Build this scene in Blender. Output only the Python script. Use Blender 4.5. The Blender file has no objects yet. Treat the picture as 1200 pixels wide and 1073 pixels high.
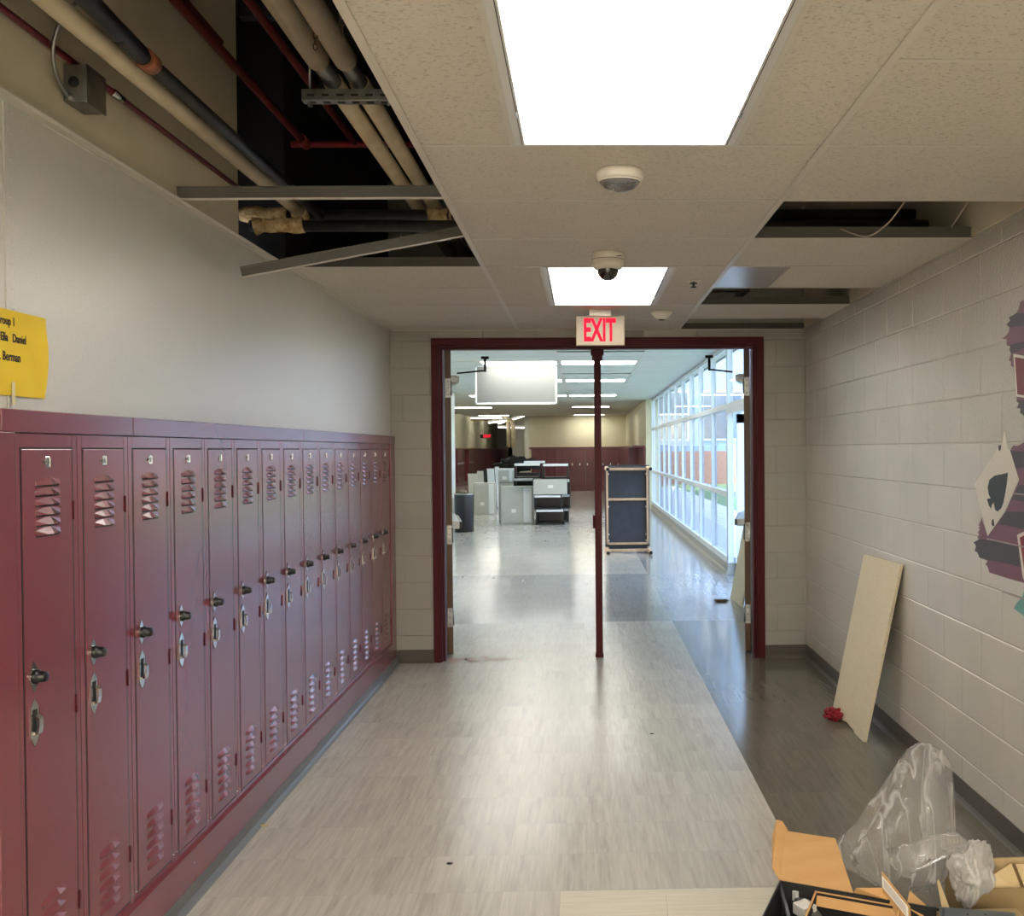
import bpy, bmesh, math, random
from mathutils import Vector, Matrix, noise
random.seed(7)
S = bpy.context.scene
C = S.collection
PI = math.pi

# ------------------------------------------------------------------ camera model (surveyed)
F, CX, CY = 1080.7122, 712.2332, 541.2608
YAW, PIT, ROL, EYE = .0269, .0135, .0077, 1.609

def ray(u, v):
    a = u-CX; b = v-CY; c, s = math.cos(ROL), math.sin(ROL)
    x = (a*c-b*s)/F; z = -(a*s+b*c)/F
    yw = math.cos(PIT)+z*math.sin(PIT); zw = -math.sin(PIT)+z*math.cos(PIT)
    return Vector((x*math.cos(YAW)+yw*math.sin(YAW), -x*math.sin(YAW)+yw*math.cos(YAW), zw))

def at(u, v, ax, val):
    """surveyed point of the place: where the sight line through (u,v) meets the plane axis=val"""
    r = ray(u, v); o = Vector((0, 0, EYE)); t = (val-o[ax])/r[ax]
    return o+r*t

cam = bpy.data.cameras.new('camera'); co = bpy.data.objects.new('camera', cam); C.objects.link(co)
S.camera = co
def c2w(X, d, Z):
    yw = d*math.cos(PIT)+Z*math.sin(PIT); zw = -d*math.sin(PIT)+Z*math.cos(PIT)
    return Vector((X*math.cos(YAW)+yw*math.sin(YAW), -X*math.sin(YAW)+yw*math.cos(YAW), zw))
rt = c2w(math.cos(ROL), 0, -math.sin(ROL)); up = c2w(math.sin(ROL), 0, math.cos(ROL)); bk = -c2w(0, 1, 0)
M = Matrix((rt, up, bk)).transposed().to_4x4(); M.translation = Vector((0, 0, EYE))
co.matrix_world = M
cam.sensor_width = 36; cam.lens = F/1200*36
cam.shift_x = -(CX-600)/1200; cam.shift_y = (CY-536.5)/1200
cam.clip_start = .05; cam.clip_end = 500

# ------------------------------------------------------------------ materials
MATS = {}
def lin(c):
    return tuple(((x/255)/12.92 if x/255 <= .04045 else ((x/255+.055)/1.055)**2.4) for x in c)+(1,)
class NT:
    def __init__(s, m): s.t = m.node_tree; s.n = s.t.nodes; s.l = s.t.links
    def add(s, k, **kw):
        nd = s.n.new(k)
        for a, b in kw.items():
            if a.startswith('i_'):
                nm = a[2:].replace('_', ' ')
                nd.inputs[nm].default_value = b
            else: setattr(nd, a, b)
        return nd
    def link(s, a, b): s.l.new(a, b)
def mat(name, col, rough=.5, metal=0, spec=.5, coat=0, **kw):
    if name in MATS: return MATS[name]
    m = bpy.data.materials.new(name); m.use_nodes = True
    b = m.node_tree.nodes['Principled BSDF']
    b.inputs['Base Color'].default_value = lin(col)
    b.inputs['Roughness'].default_value = rough; b.inputs['Metallic'].default_value = metal
    b.inputs['Specular IOR Level'].default_value = spec
    b.inputs['Coat Weight'].default_value = coat
    for k, v in kw.items(): b.inputs[k].default_value = v
    MATS[name] = m
    return m
def bumped(name, col, col2, scale, bump=.3, dist=.002, rough=.5, metal=0, stretch=(1, 1, 1), detail=4, coat=0, mixlo=.3, mixhi=.7, spec=.5, rvar=0):
    """principled with noise-driven colour variation and bump, in object coordinates"""
    if name in MATS: return MATS[name]
    m = mat(name, col, rough, metal, spec, coat); t = NT(m); b = t.n['Principled BSDF']
    tc = t.add('ShaderNodeTexCoord'); mp = t.add('ShaderNodeMapping'); mp.inputs['Scale'].default_value = stretch
    t.link(tc.outputs['Object'], mp.inputs['Vector'])
    nz = t.add('ShaderNodeTexNoise', i_Scale=scale, i_Detail=detail); t.link(mp.outputs[0], nz.inputs['Vector'])
    r = t.add('ShaderNodeMapRange'); r.inputs[1].default_value = mixlo; r.inputs[2].default_value = mixhi
    t.link(nz.outputs['Fac'], r.inputs[0])
    mx = t.add('ShaderNodeMixRGB'); mx.inputs[1].default_value = lin(col); mx.inputs[2].default_value = lin(col2)
    t.link(r.outputs[0], mx.inputs[0]); t.link(mx.outputs[0], b.inputs['Base Color'])
    if bump:
        bp = t.add('ShaderNodeBump', i_Strength=bump, i_Distance=dist)
        t.link(nz.outputs['Fac'], bp.inputs['Height']); t.link(bp.outputs[0], b.inputs['Normal'])
    if rvar:
        r2 = t.add('ShaderNodeMapRange'); r2.inputs[1].default_value = .3; r2.inputs[2].default_value = .7
        r2.inputs[3].default_value = rough-rvar; r2.inputs[4].default_value = rough+rvar
        t.link(nz.outputs['Fac'], r2.inputs[0]); t.link(r2.outputs[0], b.inputs['Roughness'])
    return m
def emit(name, col, strength):
    if name in MATS: return MATS[name]
    m = bpy.data.materials.new(name); m.use_nodes = True; t = NT(m); t.n.remove(t.n['Principled BSDF'])
    e = t.add('ShaderNodeEmission', i_Strength=strength); e.inputs['Color'].default_value = lin(col)
    t.link(e.outputs[0], t.n['Material Output'].inputs['Surface']); MATS[name] = m
    return m

# painted block: coarse stipple above the smooth lower courses
def block_mat(name, hi, lo, split=1.626, rh=.24, rl=.25):
    m = mat(name, hi, .35); t = NT(m); b = t.n['Principled BSDF']
    tc = t.add('ShaderNodeTexCoord'); sp = t.add('ShaderNodeSeparateXYZ'); t.link(tc.outputs['Object'], sp.inputs[0])
    gt = t.add('ShaderNodeMath', operation='GREATER_THAN'); gt.inputs[1].default_value = split
    t.link(sp.outputs['Z'], gt.inputs[0])
    mx = t.add('ShaderNodeMixRGB'); mx.inputs[1].default_value = lin(lo); mx.inputs[2].default_value = lin(hi)
    t.link(gt.outputs[0], mx.inputs[0])
    n3 = t.add('ShaderNodeTexNoise', i_Scale=2.2, i_Detail=3); t.link(tc.outputs['Object'], n3.inputs['Vector'])
    hv = t.add('ShaderNodeMapRange'); hv.inputs[1].default_value = .3; hv.inputs[2].default_value = .7; hv.inputs[3].default_value = .93; hv.inputs[4].default_value = 1.04
    t.link(n3.outputs['Fac'], hv.inputs[0])
    mm = t.add('ShaderNodeMixRGB', blend_type='MULTIPLY'); mm.inputs[0].default_value = 1
    t.link(mx.outputs[0], mm.inputs[1]); t.link(hv.outputs[0], mm.inputs[2]); t.link(mm.outputs[0], b.inputs['Base Color'])
    n1 = t.add('ShaderNodeTexNoise', i_Scale=75, i_Detail=3); t.link(tc.outputs['Object'], n1.inputs['Vector'])
    st = t.add('ShaderNodeMapRange'); st.inputs[3].default_value = .10; st.inputs[4].default_value = 1.0
    t.link(gt.outputs[0], st.inputs[0])
    bp = t.add('ShaderNodeBump', i_Distance=.0035); t.link(st.outputs[0], bp.inputs['Strength'])
    t.link(n1.outputs['Fac'], bp.inputs['Height']); t.link(bp.outputs[0], b.inputs['Normal'])
    rr = t.add('ShaderNodeMapRange'); rr.inputs[3].default_value = rl; rr.inputs[4].default_value = rh
    t.link(gt.outputs[0], rr.inputs[0]); t.link(rr.outputs[0], b.inputs['Roughness'])
    return m
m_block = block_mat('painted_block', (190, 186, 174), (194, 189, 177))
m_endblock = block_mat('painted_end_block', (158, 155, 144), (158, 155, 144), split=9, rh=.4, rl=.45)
m_farblock = bumped('far_painted_wall', (205, 200, 168), (214, 208, 178), 3, .15, .002, .45)
m_leftwall = bumped('smooth_painted_wall', (198, 196, 186), (206, 203, 193), 130, .35, .0016, .33, detail=2)
m_rawwall = bumped('bare_plaster', (218, 206, 180), (198, 190, 164), 3.2, .3, .01, .85, detail=6)
m_deck = mat('dark_deck', (16, 16, 15), .9)

# ceiling tile: fissured
def tile_mat(name, col, dark, strength=.5):
    m = mat(name, col, .85, spec=.3); t = NT(m); b = t.n['Principled BSDF']
    tc = t.add('ShaderNodeTexCoord'); mp = t.add('ShaderNodeMapping'); mp.inputs['Scale'].default_value = (1, 1.9, 1)
    t.link(tc.outputs['Object'], mp.inputs['Vector'])
    n1 = t.add('ShaderNodeTexNoise', i_Scale=82, i_Detail=3, i_Distortion=.7); t.link(mp.outputs[0], n1.inputs['Vector'])
    r = t.add('ShaderNodeMapRange'); r.inputs[1].default_value = .30; r.inputs[2].default_value = .45
    t.link(n1.outputs['Fac'], r.inputs[0])
    mx = t.add('ShaderNodeMixRGB'); mx.inputs[1].default_value = lin(dark); mx.inputs[2].default_value = lin(col)
    t.link(r.outputs[0], mx.inputs[0]); t.link(mx.outputs[0], b.inputs['Base Color'])
    bp = t.add('ShaderNodeBump', i_Strength=strength, i_Distance=.003)
    t.link(r.outputs[0], bp.inputs['Height']); t.link(bp.outputs[0], b.inputs['Normal'])
    return m
m_tile = tile_mat('ceiling_tile', (208, 202, 190), (178, 170, 156))
m_tilefar = bumped('far_ceiling_tile', (208, 212, 204), (216, 220, 212), 30, .1, .001, .8)
m_grid = mat('grid_white', (206, 200, 188), .4)
m_gridgrey = mat('grid_grey', (84, 80, 72), .45)

# vinyl tile floor: long streaks, scuffed wax
def floor_mat():
    m = mat('vinyl_floor', (150, 145, 135), .2); t = NT(m); b = t.n['Principled BSDF']
    tc = t.add('ShaderNodeTexCoord'); sp = t.add('ShaderNodeSeparateXYZ'); t.link(tc.outputs['Object'], sp.inputs[0])
    def math_(op, a, v=None, bb=None):
        n = t.add('ShaderNodeMath', operation=op)
        if hasattr(a, 'links'): t.link(a, n.inputs[0])
        else: n.inputs[0].default_value = a
        if v is not None: n.inputs[1].default_value = v
        if bb is not None: t.link(bb, n.inputs[1])
        return n.outputs[0]
    # per-tile random
    fx = math_('FLOOR', math_('DIVIDE', sp.outputs['X'], .3048)); fy = math_('FLOOR', math_('DIVIDE', sp.outputs['Y'], .3048))
    cb = t.add('ShaderNodeCombineXYZ'); t.link(fx, cb.inputs[0]); t.link(fy, cb.inputs[1])
    wn = t.add('ShaderNodeTexWhiteNoise'); t.link(cb.outputs[0], wn.inputs['Vector'])
    # streaks along Y: coordinates shifted per tile
    sc = t.add('ShaderNodeVectorMath', operation='SCALE'); sc.inputs['Scale'].default_value = 7; t.link(wn.outputs['Color'], sc.inputs[0])
    ad = t.add('ShaderNodeVectorMath', operation='ADD'); t.link(tc.outputs['Object'], ad.inputs[0]); t.link(sc.outputs[0], ad.inputs[1])
    def streak(scale, det, st):
        mp = t.add('ShaderNodeMapping'); mp.inputs['Scale'].default_value = st; t.link(ad.outputs[0], mp.inputs['Vector'])
        n = t.add('ShaderNodeTexNoise', i_Scale=scale, i_Detail=det, i_Roughness=.65); t.link(mp.outputs[0], n.inputs['Vector'])
        return n.outputs['Fac']
    s1 = streak(60, 4, (1, .055, 1)); s2 = streak(16, 3, (1, .12, 1))
    r1 = t.add('ShaderNodeMapRange'); r1.inputs[1].default_value = .28; r1.inputs[2].default_value = .72; r1.inputs[3].default_value = .86; r1.inputs[4].default_value = 1.12
    t.link(s1, r1.inputs[0])
    r2 = t.add('ShaderNodeMapRange'); r2.inputs[1].default_value = .32; r2.inputs[2].default_value = .46; r2.inputs[3].default_value = .86; r2.inputs[4].default_value = 1.0
    t.link(s2, r2.inputs[0])
    r3 = t.add('ShaderNodeMapRange'); r3.inputs[3].default_value = .95; r3.inputs[4].default_value = 1.05; t.link(wn.outputs['Value'], r3.inputs[0])
    prod = math_('MULTIPLY', math_('MULTIPLY', r1.outputs[0], bb=r2.outputs[0]), bb=r3.outputs[0])
    # seams
    def seam(o):
        f = math_('FRACT', math_('DIVIDE', o, .3048)); d = math_('ABSOLUTE', math_('SUBTRACT', f, .5))
        return math_('GREATER_THAN', d, .4965)
    se = math_('MAXIMUM', seam(sp.outputs['X']), bb=seam(sp.outputs['Y']))
    sm = math_('SUBTRACT', 1.0, bb=math_('MULTIPLY', se, .13)); 
    prod = math_('MULTIPLY', prod, bb=sm)
    # dark band at the right wall, light field, mid grey field past the doors
    dk = math_('GREATER_THAN', sp.outputs['X'], .823)
    y1 = math_('GREATER_THAN', sp.outputs['Y'], 8.60); y2 = math_('LESS_THAN', sp.outputs['Y'], 11.9)
    mid = math_('MULTIPLY', y1, bb=y2)
    c1 = t.add('ShaderNodeMixRGB'); c1.inputs[1].default_value = lin((184, 179, 168)); c1.inputs[2].default_value = lin((154, 152, 147)); t.link(mid, c1.inputs[0])
    cd = t.add('ShaderNodeMixRGB'); cd.inputs[1].default_value = lin((104, 99, 88)); cd.inputs[2].default_value = lin((140, 140, 138)); t.link(y1, cd.inputs[0])
    c2 = t.add('ShaderNodeMixRGB'); t.link(cd.outputs[0], c2.inputs[2]); t.link(dk, c2.inputs[0]); t.link(c1.outputs[0], c2.inputs[1])
    mm = t.add('ShaderNodeMixRGB', blend_type='MULTIPLY'); mm.inputs[0].default_value = 1; t.link(c2.outputs[0], mm.inputs[1]); t.link(prod, mm.inputs[2])
    t.link(mm.outputs[0], b.inputs['Base Color'])
    # scuffs and wax unevenness
    n4 = t.add('ShaderNodeTexNoise', i_Scale=5, i_Detail=5); t.link(tc.outputs['Object'], n4.inputs['Vector'])
    rr = t.add('ShaderNodeMapRange'); rr.inputs[1].default_value = .3; rr.inputs[2].default_value = .7; rr.inputs[3].default_value = .21; rr.inputs[4].default_value = .27
    t.link(n4.outputs['Fac'], rr.inputs[0])
    hall = math_('MAXIMUM', y1, bb=dk); rf = math_('SUBTRACT', 1.0, bb=math_('MULTIPLY', hall, .38)); t.link(math_('MULTIPLY', rr.outputs[0], bb=rf), b.inputs['Roughness'])
    b.inputs['Specular IOR Level'].default_value = .5
    mpb = t.add('ShaderNodeMapping'); mpb.inputs['Scale'].default_value = (1, .5, 1); t.link(tc.outputs['Object'], mpb.inputs['Vector'])
    n5 = t.add('ShaderNodeTexNoise', i_Scale=34, i_Detail=4, i_Distortion=1.0); t.link(mpb.outputs[0], n5.inputs['Vector'])
    bp = t.add('ShaderNodeBump', i_Strength=.01, i_Distance=.0006); t.link(n5.outputs['Fac'], bp.inputs['Height'])
    n6 = t.add('ShaderNodeTexNoise', i_Scale=2.6, i_Detail=2); t.link(tc.outputs['Object'], n6.inputs['Vector'])
    bp2 = t.add('ShaderNodeBump', i_Strength=.025, i_Distance=.0035); t.link(n6.outputs['Fac'], bp2.inputs['Height']); t.link(bp.outputs[0], bp2.inputs['Normal'])
    t.link(bp2.outputs[0], b.inputs['Normal'])
    return m
m_floor = floor_mat()
m_maroon = bumped('maroon_enamel', (112, 50, 58), (118, 54, 62), 2.2, .05, .01, .26, detail=0, coat=.45)
MATS['maroon_enamel'].node_tree.nodes['Principled BSDF'].inputs['Coat Roughness'].default_value = .16
m_maroondk = mat('maroon_frame', (72, 12, 20), .5, spec=.25)
m_slit_shade = mat('slit_shade', (14, 8, 8), .8)
m_chrome = mat('chrome', (205, 203, 198), .16, 1)
m_steel = bumped('galvanised', (150, 150, 146), (120, 120, 118), 20, .1, .001, .35, .9)
m_black = mat('black_plastic', (14, 14, 15), .3)
m_blackmat = mat('black_matte', (22, 21, 20), .7)
m_vinyl = mat('grey_vinyl_base', (98, 98, 96), .4)
m_vinyldk = mat('dark_vinyl_base', (82, 76, 68), .45)
m_white = mat('white_plastic', (224, 218, 204), .4)
m_alu = mat('white_aluminium', (222, 228, 230), .32)
m_alugrey = mat('sill_aluminium', (170, 168, 160), .4)
m_wood = bumped('brown_door_edge', (96, 66, 36), (72, 48, 26), 14, .2, .001, .5, stretch=(1, 1, .1))
m_pine = bumped('pale_wood', (206, 172, 138), (190, 154, 120), 18, .1, .001, .45, stretch=(1, 1, .2))
m_darkply = bumped('dark_underside', (44, 46, 54), (54, 56, 64), 9, .1, .001, .55)
m_card = bumped('cardboard', (188, 146, 92), (180, 136, 84), 8, .15, .001, .8, stretch=(1, 3, 1))
m_card2 = bumped('pale_cardboard', (206, 182, 136), (196, 170, 124), 8, .15, .001, .8)
m_cardout = bumped('brown_cardboard', (150, 128, 88), (138, 116, 78), 8, .15, .001, .8)
m_yellow = bumped('yellow_paper', (232, 200, 50), (226, 192, 44), 10, .08, .001, .7)
m_ink = mat('black_ink', (24, 22, 18), .6)
m_paper = mat('white_paper', (225, 222, 212), .7)
m_greycab = bumped('grey_sheet_metal', (176, 176, 164), (186, 186, 176), 3, .05, .001, .45, .2)
m_whitecab = mat('pale_edge', (215, 218, 216), .4)
m_insul = bumped('pipe_jacket', (208, 194, 164), (188, 172, 140), 9, .3, .004, .75)
m_blackpipe = bumped('black_iron_pipe', (52, 50, 48), (34, 32, 31), 20, .2, .001, .42, .3)
m_redpipe = mat('red_pipe', (110, 26, 20), .5)
m_conduit = mat('maroon_conduit', (118, 26, 44), .3, .2)
m_lighttrim = mat('fixture_trim', (214, 212, 208), .35)
m_redcloth = bumped('red_cloth', (150, 20, 30), (110, 12, 20), 40, .5, .004, .8)
m_board = bumped('pale_board', (206, 200, 182), (194, 186, 166), 5, .06, .001, .6, stretch=(1, 14, 1))
m_strobelens = mat('clear_lens', (230, 230, 230), .08, 0, **{'Transmission Weight': .85})
m_smoke = mat('smoked_dome', (30, 28, 26), .08, 0, coat=.6)
m_caulk = mat('caulk', (212, 210, 200), .5)
m_purple = mat('mural_plum', (112, 74, 88), .42)
m_mdark = mat('mural_charcoal', (66, 60, 66), .42)
m_mred = mat('mural_red', (112, 40, 40), .42)
m_mred2 = mat('mural_crimson', (128, 26, 36), .42)
m_mwhite = mat('mural_cream', (206, 200, 184), .4)
m_mblack = mat('mural_black', (40, 40, 42), .4)
m_mteal = mat('mural_teal', (92, 142, 136), .42)
m_mgrey = mat('mural_joint', (150, 134, 128), .4)
m_lawn = bumped('lawn', (112, 138, 96), (94, 122, 80), 30, .3, .02, .9)
m_walk = bumped('concrete_walk', (214, 212, 204), (200, 198, 190), 6, .1, .003, .85)
m_facade = mat('facade_panel', (150, 172, 200), .7)
m_brick = bumped('facade_brick', (172, 136, 120), (158, 122, 106), 14, .2, .01, .85)
m_fglass = mat('facade_glass', (70, 88, 110), .08, 0, spec=.9)

def glass_mat():
    m = bpy.data.materials.new('window_glass'); m.use_nodes = True; t = NT(m); t.n.remove(t.n['Principled BSDF'])
    tr = t.add('ShaderNodeBsdfTransparent'); tr.inputs[0].default_value = (.92, .95, .97, 1)
    gl = t.add('ShaderNodeBsdfGlossy', i_Roughness=.01); fr = t.add('ShaderNodeFresnel', i_IOR=1.75)
    mx = t.add('ShaderNodeMixShader'); t.link(fr.outputs[0], mx.inputs[0]); t.link(tr.outputs[0], mx.inputs[1]); t.link(gl.outputs[0], mx.inputs[2])
    t.link(mx.outputs[0], t.n['Material Output'].inputs['Surface']); return m
m_glass = glass_mat()
def bag_mat(name, opaque, rough=.12, glint=.5):
    m = bpy.data.materials.new(name); m.use_nodes = True; t = NT(m); t.n.remove(t.n['Principled BSDF'])
    tc = t.add('ShaderNodeTexCoord'); mp = t.add('ShaderNodeMapping'); mp.inputs['Scale'].default_value = (1, 1, .09); mp.inputs['Rotation'].default_value = (.1, .3, 0); t.link(tc.outputs['Object'], mp.inputs['Vector'])
    nz = t.add('ShaderNodeTexNoise', i_Scale=12, i_Detail=1.5, i_Distortion=.35); t.link(mp.outputs[0], nz.inputs['Vector'])
    sb = t.add('ShaderNodeMath', operation='SUBTRACT'); sb.inputs[1].default_value = .5; t.link(nz.outputs['Fac'], sb.inputs[0])
    ab = t.add('ShaderNodeMath', operation='ABSOLUTE'); t.link(sb.outputs[0], ab.inputs[0])
    rg = t.add('ShaderNodeMapRange'); rg.inputs[1].default_value = 0; rg.inputs[2].default_value = .035; rg.inputs[3].default_value = opaque+glint; rg.inputs[4].default_value = opaque; t.link(ab.outputs[0], rg.inputs[0])  # opaque noise streaks stand for bright glints on the folds
    bp = t.add('ShaderNodeBump', i_Strength=.7, i_Distance=.02); t.link(nz.outputs['Fac'], bp.inputs['Height'])
    tr = t.add('ShaderNodeBsdfTransparent'); tr.inputs[0].default_value = (.97, .97, .96, 1)
    df = t.add('ShaderNodeBsdfDiffuse'); df.inputs[0].default_value = (.88, .86, .82, 1)
    tl = t.add('ShaderNodeBsdfTranslucent'); tl.inputs[0].default_value = (.88, .86, .82, 1)
    gl = t.add('ShaderNodeBsdfGlossy', i_Roughness=rough); fr = t.add('ShaderNodeFresnel', i_IOR=1.4)
    for n in (gl, df): t.link(bp.outputs[0], n.inputs['Normal'])
    dm = t.add('ShaderNodeMixShader'); dm.inputs[0].default_value = .5; t.link(df.outputs[0], dm.inputs[1]); t.link(tl.outputs[0], dm.inputs[2])
    m1 = t.add('ShaderNodeMixShader'); t.link(rg.outputs[0], m1.inputs[0]); t.link(tr.outputs[0], m1.inputs[1]); t.link(dm.outputs[0], m1.inputs[2])
    m2 = t.add('ShaderNodeMixShader'); fm = t.add('ShaderNodeMath', operation='MULTIPLY'); fm.inputs[1].default_value = .5; t.link(fr.outputs[0], fm.inputs[0]); t.link(fm.outputs[0], m2.inputs[0]); t.link(m1.outputs[0], m2.inputs[1]); t.link(gl.outputs[0], m2.inputs[2])
    t.link(m2.outputs[0], t.n['Material Output'].inputs['Surface']); MATS[name] = m; return m
m_bag = bag_mat('clear_bag', .17, .10, .28); m_bagw = bag_mat('milky_bag', .5, .2, .3)

# fixture lens: ribbed prismatic panel lit by two tubes
def lens_mat(name, base, tube, ribs=True):
    m = bpy.data.materials.new(name); m.use_nodes = True; t = NT(m); b = t.n['Principled BSDF']
    b.inputs['Base Color'].default_value = (.8, .8, .78, 1); b.inputs['Roughness'].default_value = .25
    tc = t.add('ShaderNodeTexCoord'); sp = t.add('ShaderNodeSeparateXYZ'); t.link(tc.outputs['Object'], sp.inputs[0])
    def mth(op, a, v=None, o=None):
        n = t.add('ShaderNodeMath', operation=op); t.link(a, n.inputs[0])
        if v is not None: n.inputs[1].default_value = v
        if o is not None: t.link(o, n.inputs[1])
        return n.outputs[0]
    ax = mth('ABSOLUTE', sp.outputs['X']); d = mth('SUBTRACT', ax, .15)
    g = mth('POWER', mth('MULTIPLY', mth('ABSOLUTE', d), 24.), 2.0); g = mth('MULTIPLY', g, -1.0)
    g = mth('EXPONENT', g)
    # tubes end short of the panel ends
    ay = mth('ABSOLUTE', sp.outputs['Y']); ry = t.add('ShaderNodeMapRange', interpolation_type='SMOOTHSTEP'); ry.inputs[1].default_value = .59; ry.inputs[2].default_value = .42
    t.link(ay, ry.inputs[0]); g = mth('MULTIPLY', g, o=ry.outputs[0])
    s = mth('MULTIPLY', g, tube); s = mth('ADD', s, base)
    ry2 = t.add('ShaderNodeMapRange'); ry2.inputs[1].default_value = .6; ry2.inputs[2].default_value = .1; ry2.inputs[3].default_value = .8; ry2.inputs[4].default_value = 1.0
    t.link(ay, ry2.inputs[0]); s = mth('MULTIPLY', s, o=ry2.outputs[0])
    if ribs:
        rb = mth('SINE', mth('MULTIPLY', sp.outputs['X'], 2*PI/.0105)); rb = mth('ADD', mth('MULTIPLY', rb, .16), 1.0)
        s = mth('MULTIPLY', s, o=rb)
        bp = t.add('ShaderNodeBump', i_Strength=.5, i_Distance=.002); t.link(rb, bp.inputs['Height']); t.link(bp.outputs[0], b.inputs['Normal'])
    b.inputs['Emission Color'].default_value = lin((255, 250, 244)); t.link(s, b.inputs['Emission Strength'])
    return m

# ------------------------------------------------------------------ mesh builder
class MB:
    def __init__(s): s.bm = bmesh.new(); s.mats = []; s.cur = 0; s.smooth = False
    def m(s, mt):
        if mt not in s.mats: s.mats.append(mt)
        s.cur = s.mats.index(mt); return s
    def _f(s, fs, sm=False):
        for f in fs: f.material_index = s.cur; f.smooth = sm
    def poly(s, pts, sm=False):
        f = s.bm.faces.new([s.bm.verts.new(p) for p in pts]); s._f([f], sm); return s
    def box(s, a, b, bev=0, rot=None, about=None):
        x0, y0, z0 = [min(a[i], b[i]) for i in range(3)]; x1, y1, z1 = [max(a[i], b[i]) for i in range(3)]
        t = bmesh.new(); bmesh.ops.create_cube(t, size=1)
        for v in t.verts: v.co = Vector((x0+(v.co.x+.5)*(x1-x0), y0+(v.co.y+.5)*(y1-y0), z0+(v.co.z+.5)*(z1-z0)))
        if bev: bmesh.ops.bevel(t, geom=t.edges[:], offset=bev, segments=2, affect='EDGES', profile=.6)
        if rot is not None:
            ab = Vector(about) if about is not None else Vector(((x0+x1)/2, (y0+y1)/2, (z0+z1)/2))
            for v in t.verts: v.co = rot @ (v.co-ab)+ab
        s.merge(t); return s
    def merge(s, t, sm=False):
        mp = {v: s.bm.verts.new(v.co) for v in t.verts}
        for f in t.faces:
            try: nf = s.bm.faces.new([mp[v] for v in f.verts]); nf.material_index = s.cur; nf.smooth = sm
            except ValueError: pass
        t.free()
    def tube(s, pts, r, n=12, caps=True, sm=True, closed=False):
        pts = [Vector(p) for p in pts]; rings = []; L = len(pts)
        rs = r if isinstance(r, (list, tuple)) else [r]*L
        prev = None
        for i, p in enumerate(pts):
            if closed: d = (pts[(i+1) % L]-pts[i-1])
            else: d = (pts[min(i+1, L-1)]-pts[max(i-1, 0)])
            d.normalize()
            if prev is None:
                a = Vector((0, 0, 1)) if abs(d.z) < .9 else Vector((1, 0, 0)); e1 = d.cross(a).normalized()
            else: e1 = (prev-d*prev.dot(d)).normalized()
            prev = e1; e2 = d.cross(e1)
            rings.append([s.bm.verts.new(p+(e1*math.cos(2*PI*k/n)+e2*math.sin(2*PI*k/n))*rs[i]) for k in range(n)])
        fs = []
        for i in range(L if closed else L-1):
            A = rings[i]; B = rings[(i+1) % L]
            for k in range(n): fs.append(s.bm.faces.new([A[k], A[(k+1) % n], B[(k+1) % n], B[k]]))
        s._f(fs, sm)
        if caps and not closed: s._f([s.bm.faces.new(rings[0][::-1]), s.bm.faces.new(rings[-1])])
        return s
    def lathe(s, prof, o, axis=(0, 0, 1), n=32, sm=True, sx=1, sy=1):
        """prof: (radius, height) along axis from o"""
        ax = Vector(axis).normalized(); a = Vector((0, 0, 1)) if abs(ax.z) < .9 else Vector((1, 0, 0))
        if abs(ax.z) > .9: e1 = Vector((1, 0, 0)); e2 = Vector((0, 1, 0))
        else: e1 = ax.cross(a).normalized(); e2 = ax.cross(e1)
        o = Vector(o); rings = []
        for r, h in prof:
            if r < 1e-6: rings.append([s.bm.verts.new(o+ax*h)])
            else: rings.append([s.bm.verts.new(o+ax*h+e1*math.cos(2*PI*k/n)*r*sx+e2*math.sin(2*PI*k/n)*r*sy) for k in range(n)])
        fs = []
        for A, B in zip(rings, rings[1:]):
            for k in range(n):
                q = [A[k % len(A)], A[(k+1) % len(A)], B[(k+1) % len(B)], B[k % len(B)]]
                q = list(dict.fromkeys(q))
                if len(q) > 2:
                    try: fs.append(s.bm.faces.new(q))
                    except ValueError: pass
        s._f(fs, sm); return s
    def prism(s, poly, d):
        """poly: 3D points, extruded by vector d"""
        d = Vector(d); A = [s.bm.verts.new(Vector(p)) for p in poly]; B = [s.bm.verts.new(Vector(p)+d) for p in poly]
        n = len(A); fs = [s.bm.faces.new(A[::-1]), s.bm.faces.new(B)]
        for i in range(n): fs.append(s.bm.faces.new([A[i], A[(i+1) % n], B[(i+1) % n], B[i]]))
        s._f(fs); return s
    def obj(s, name, parent=None, default=None, loc=None, mod=None):
        if not s.mats and default: s.m(default)
        bmesh.ops.recalc_face_normals(s.bm, faces=s.bm.faces[:])
        me = bpy.data.meshes.new(name); s.bm.to_mesh(me); s.bm.free()
        for mt in s.mats: me.materials.append(mt)
        o = bpy.data.objects.new(name, me); C.objects.link(o)
        if parent: o.parent = parent
        if loc: o.location = loc
        return o
def mb(mt): b = MB(); b.m(mt); return b
def empty(name, loc=(0, 0, 0), rz=0):
    o = bpy.data.objects.new(name, None); C.objects.link(o); o.location = loc; o.rotation_euler = (0, 0, rz); o.empty_display_size = .05
    return o
def tag(o, label, cat, group=None):
    o['label'] = label; o['category'] = cat
    if group: o['group'] = group
    return o
def struct(o, label=None):
    o['kind'] = 'structure'
    if label: o['label'] = label
    return o
def kids(o): return [c for c in bpy.data.objects if c.parent == o]
def copy_tree(o, parent=None, ch=None):
    c = o.copy(); C.objects.link(c); c.parent = parent
    for k in (TREE[o.name] if o.name in TREE else kids(o)): copy_tree(k, c)
    return c
TREE = {}
def remember(o):
    TREE[o.name] = kids(o)
    for k in TREE[o.name]: remember(k)

# ------------------------------------------------------------------ dimensions
XL, XR, XF = -1.454, 1.71, -1.424
YD = 7.03; ZC = 2.521; ZF = 2.95; ZK = 3.75
TL, TR = -.485, .735            # main tees
R0 = 2.775; RS = .61
WX = 1.837                       # window wall

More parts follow.
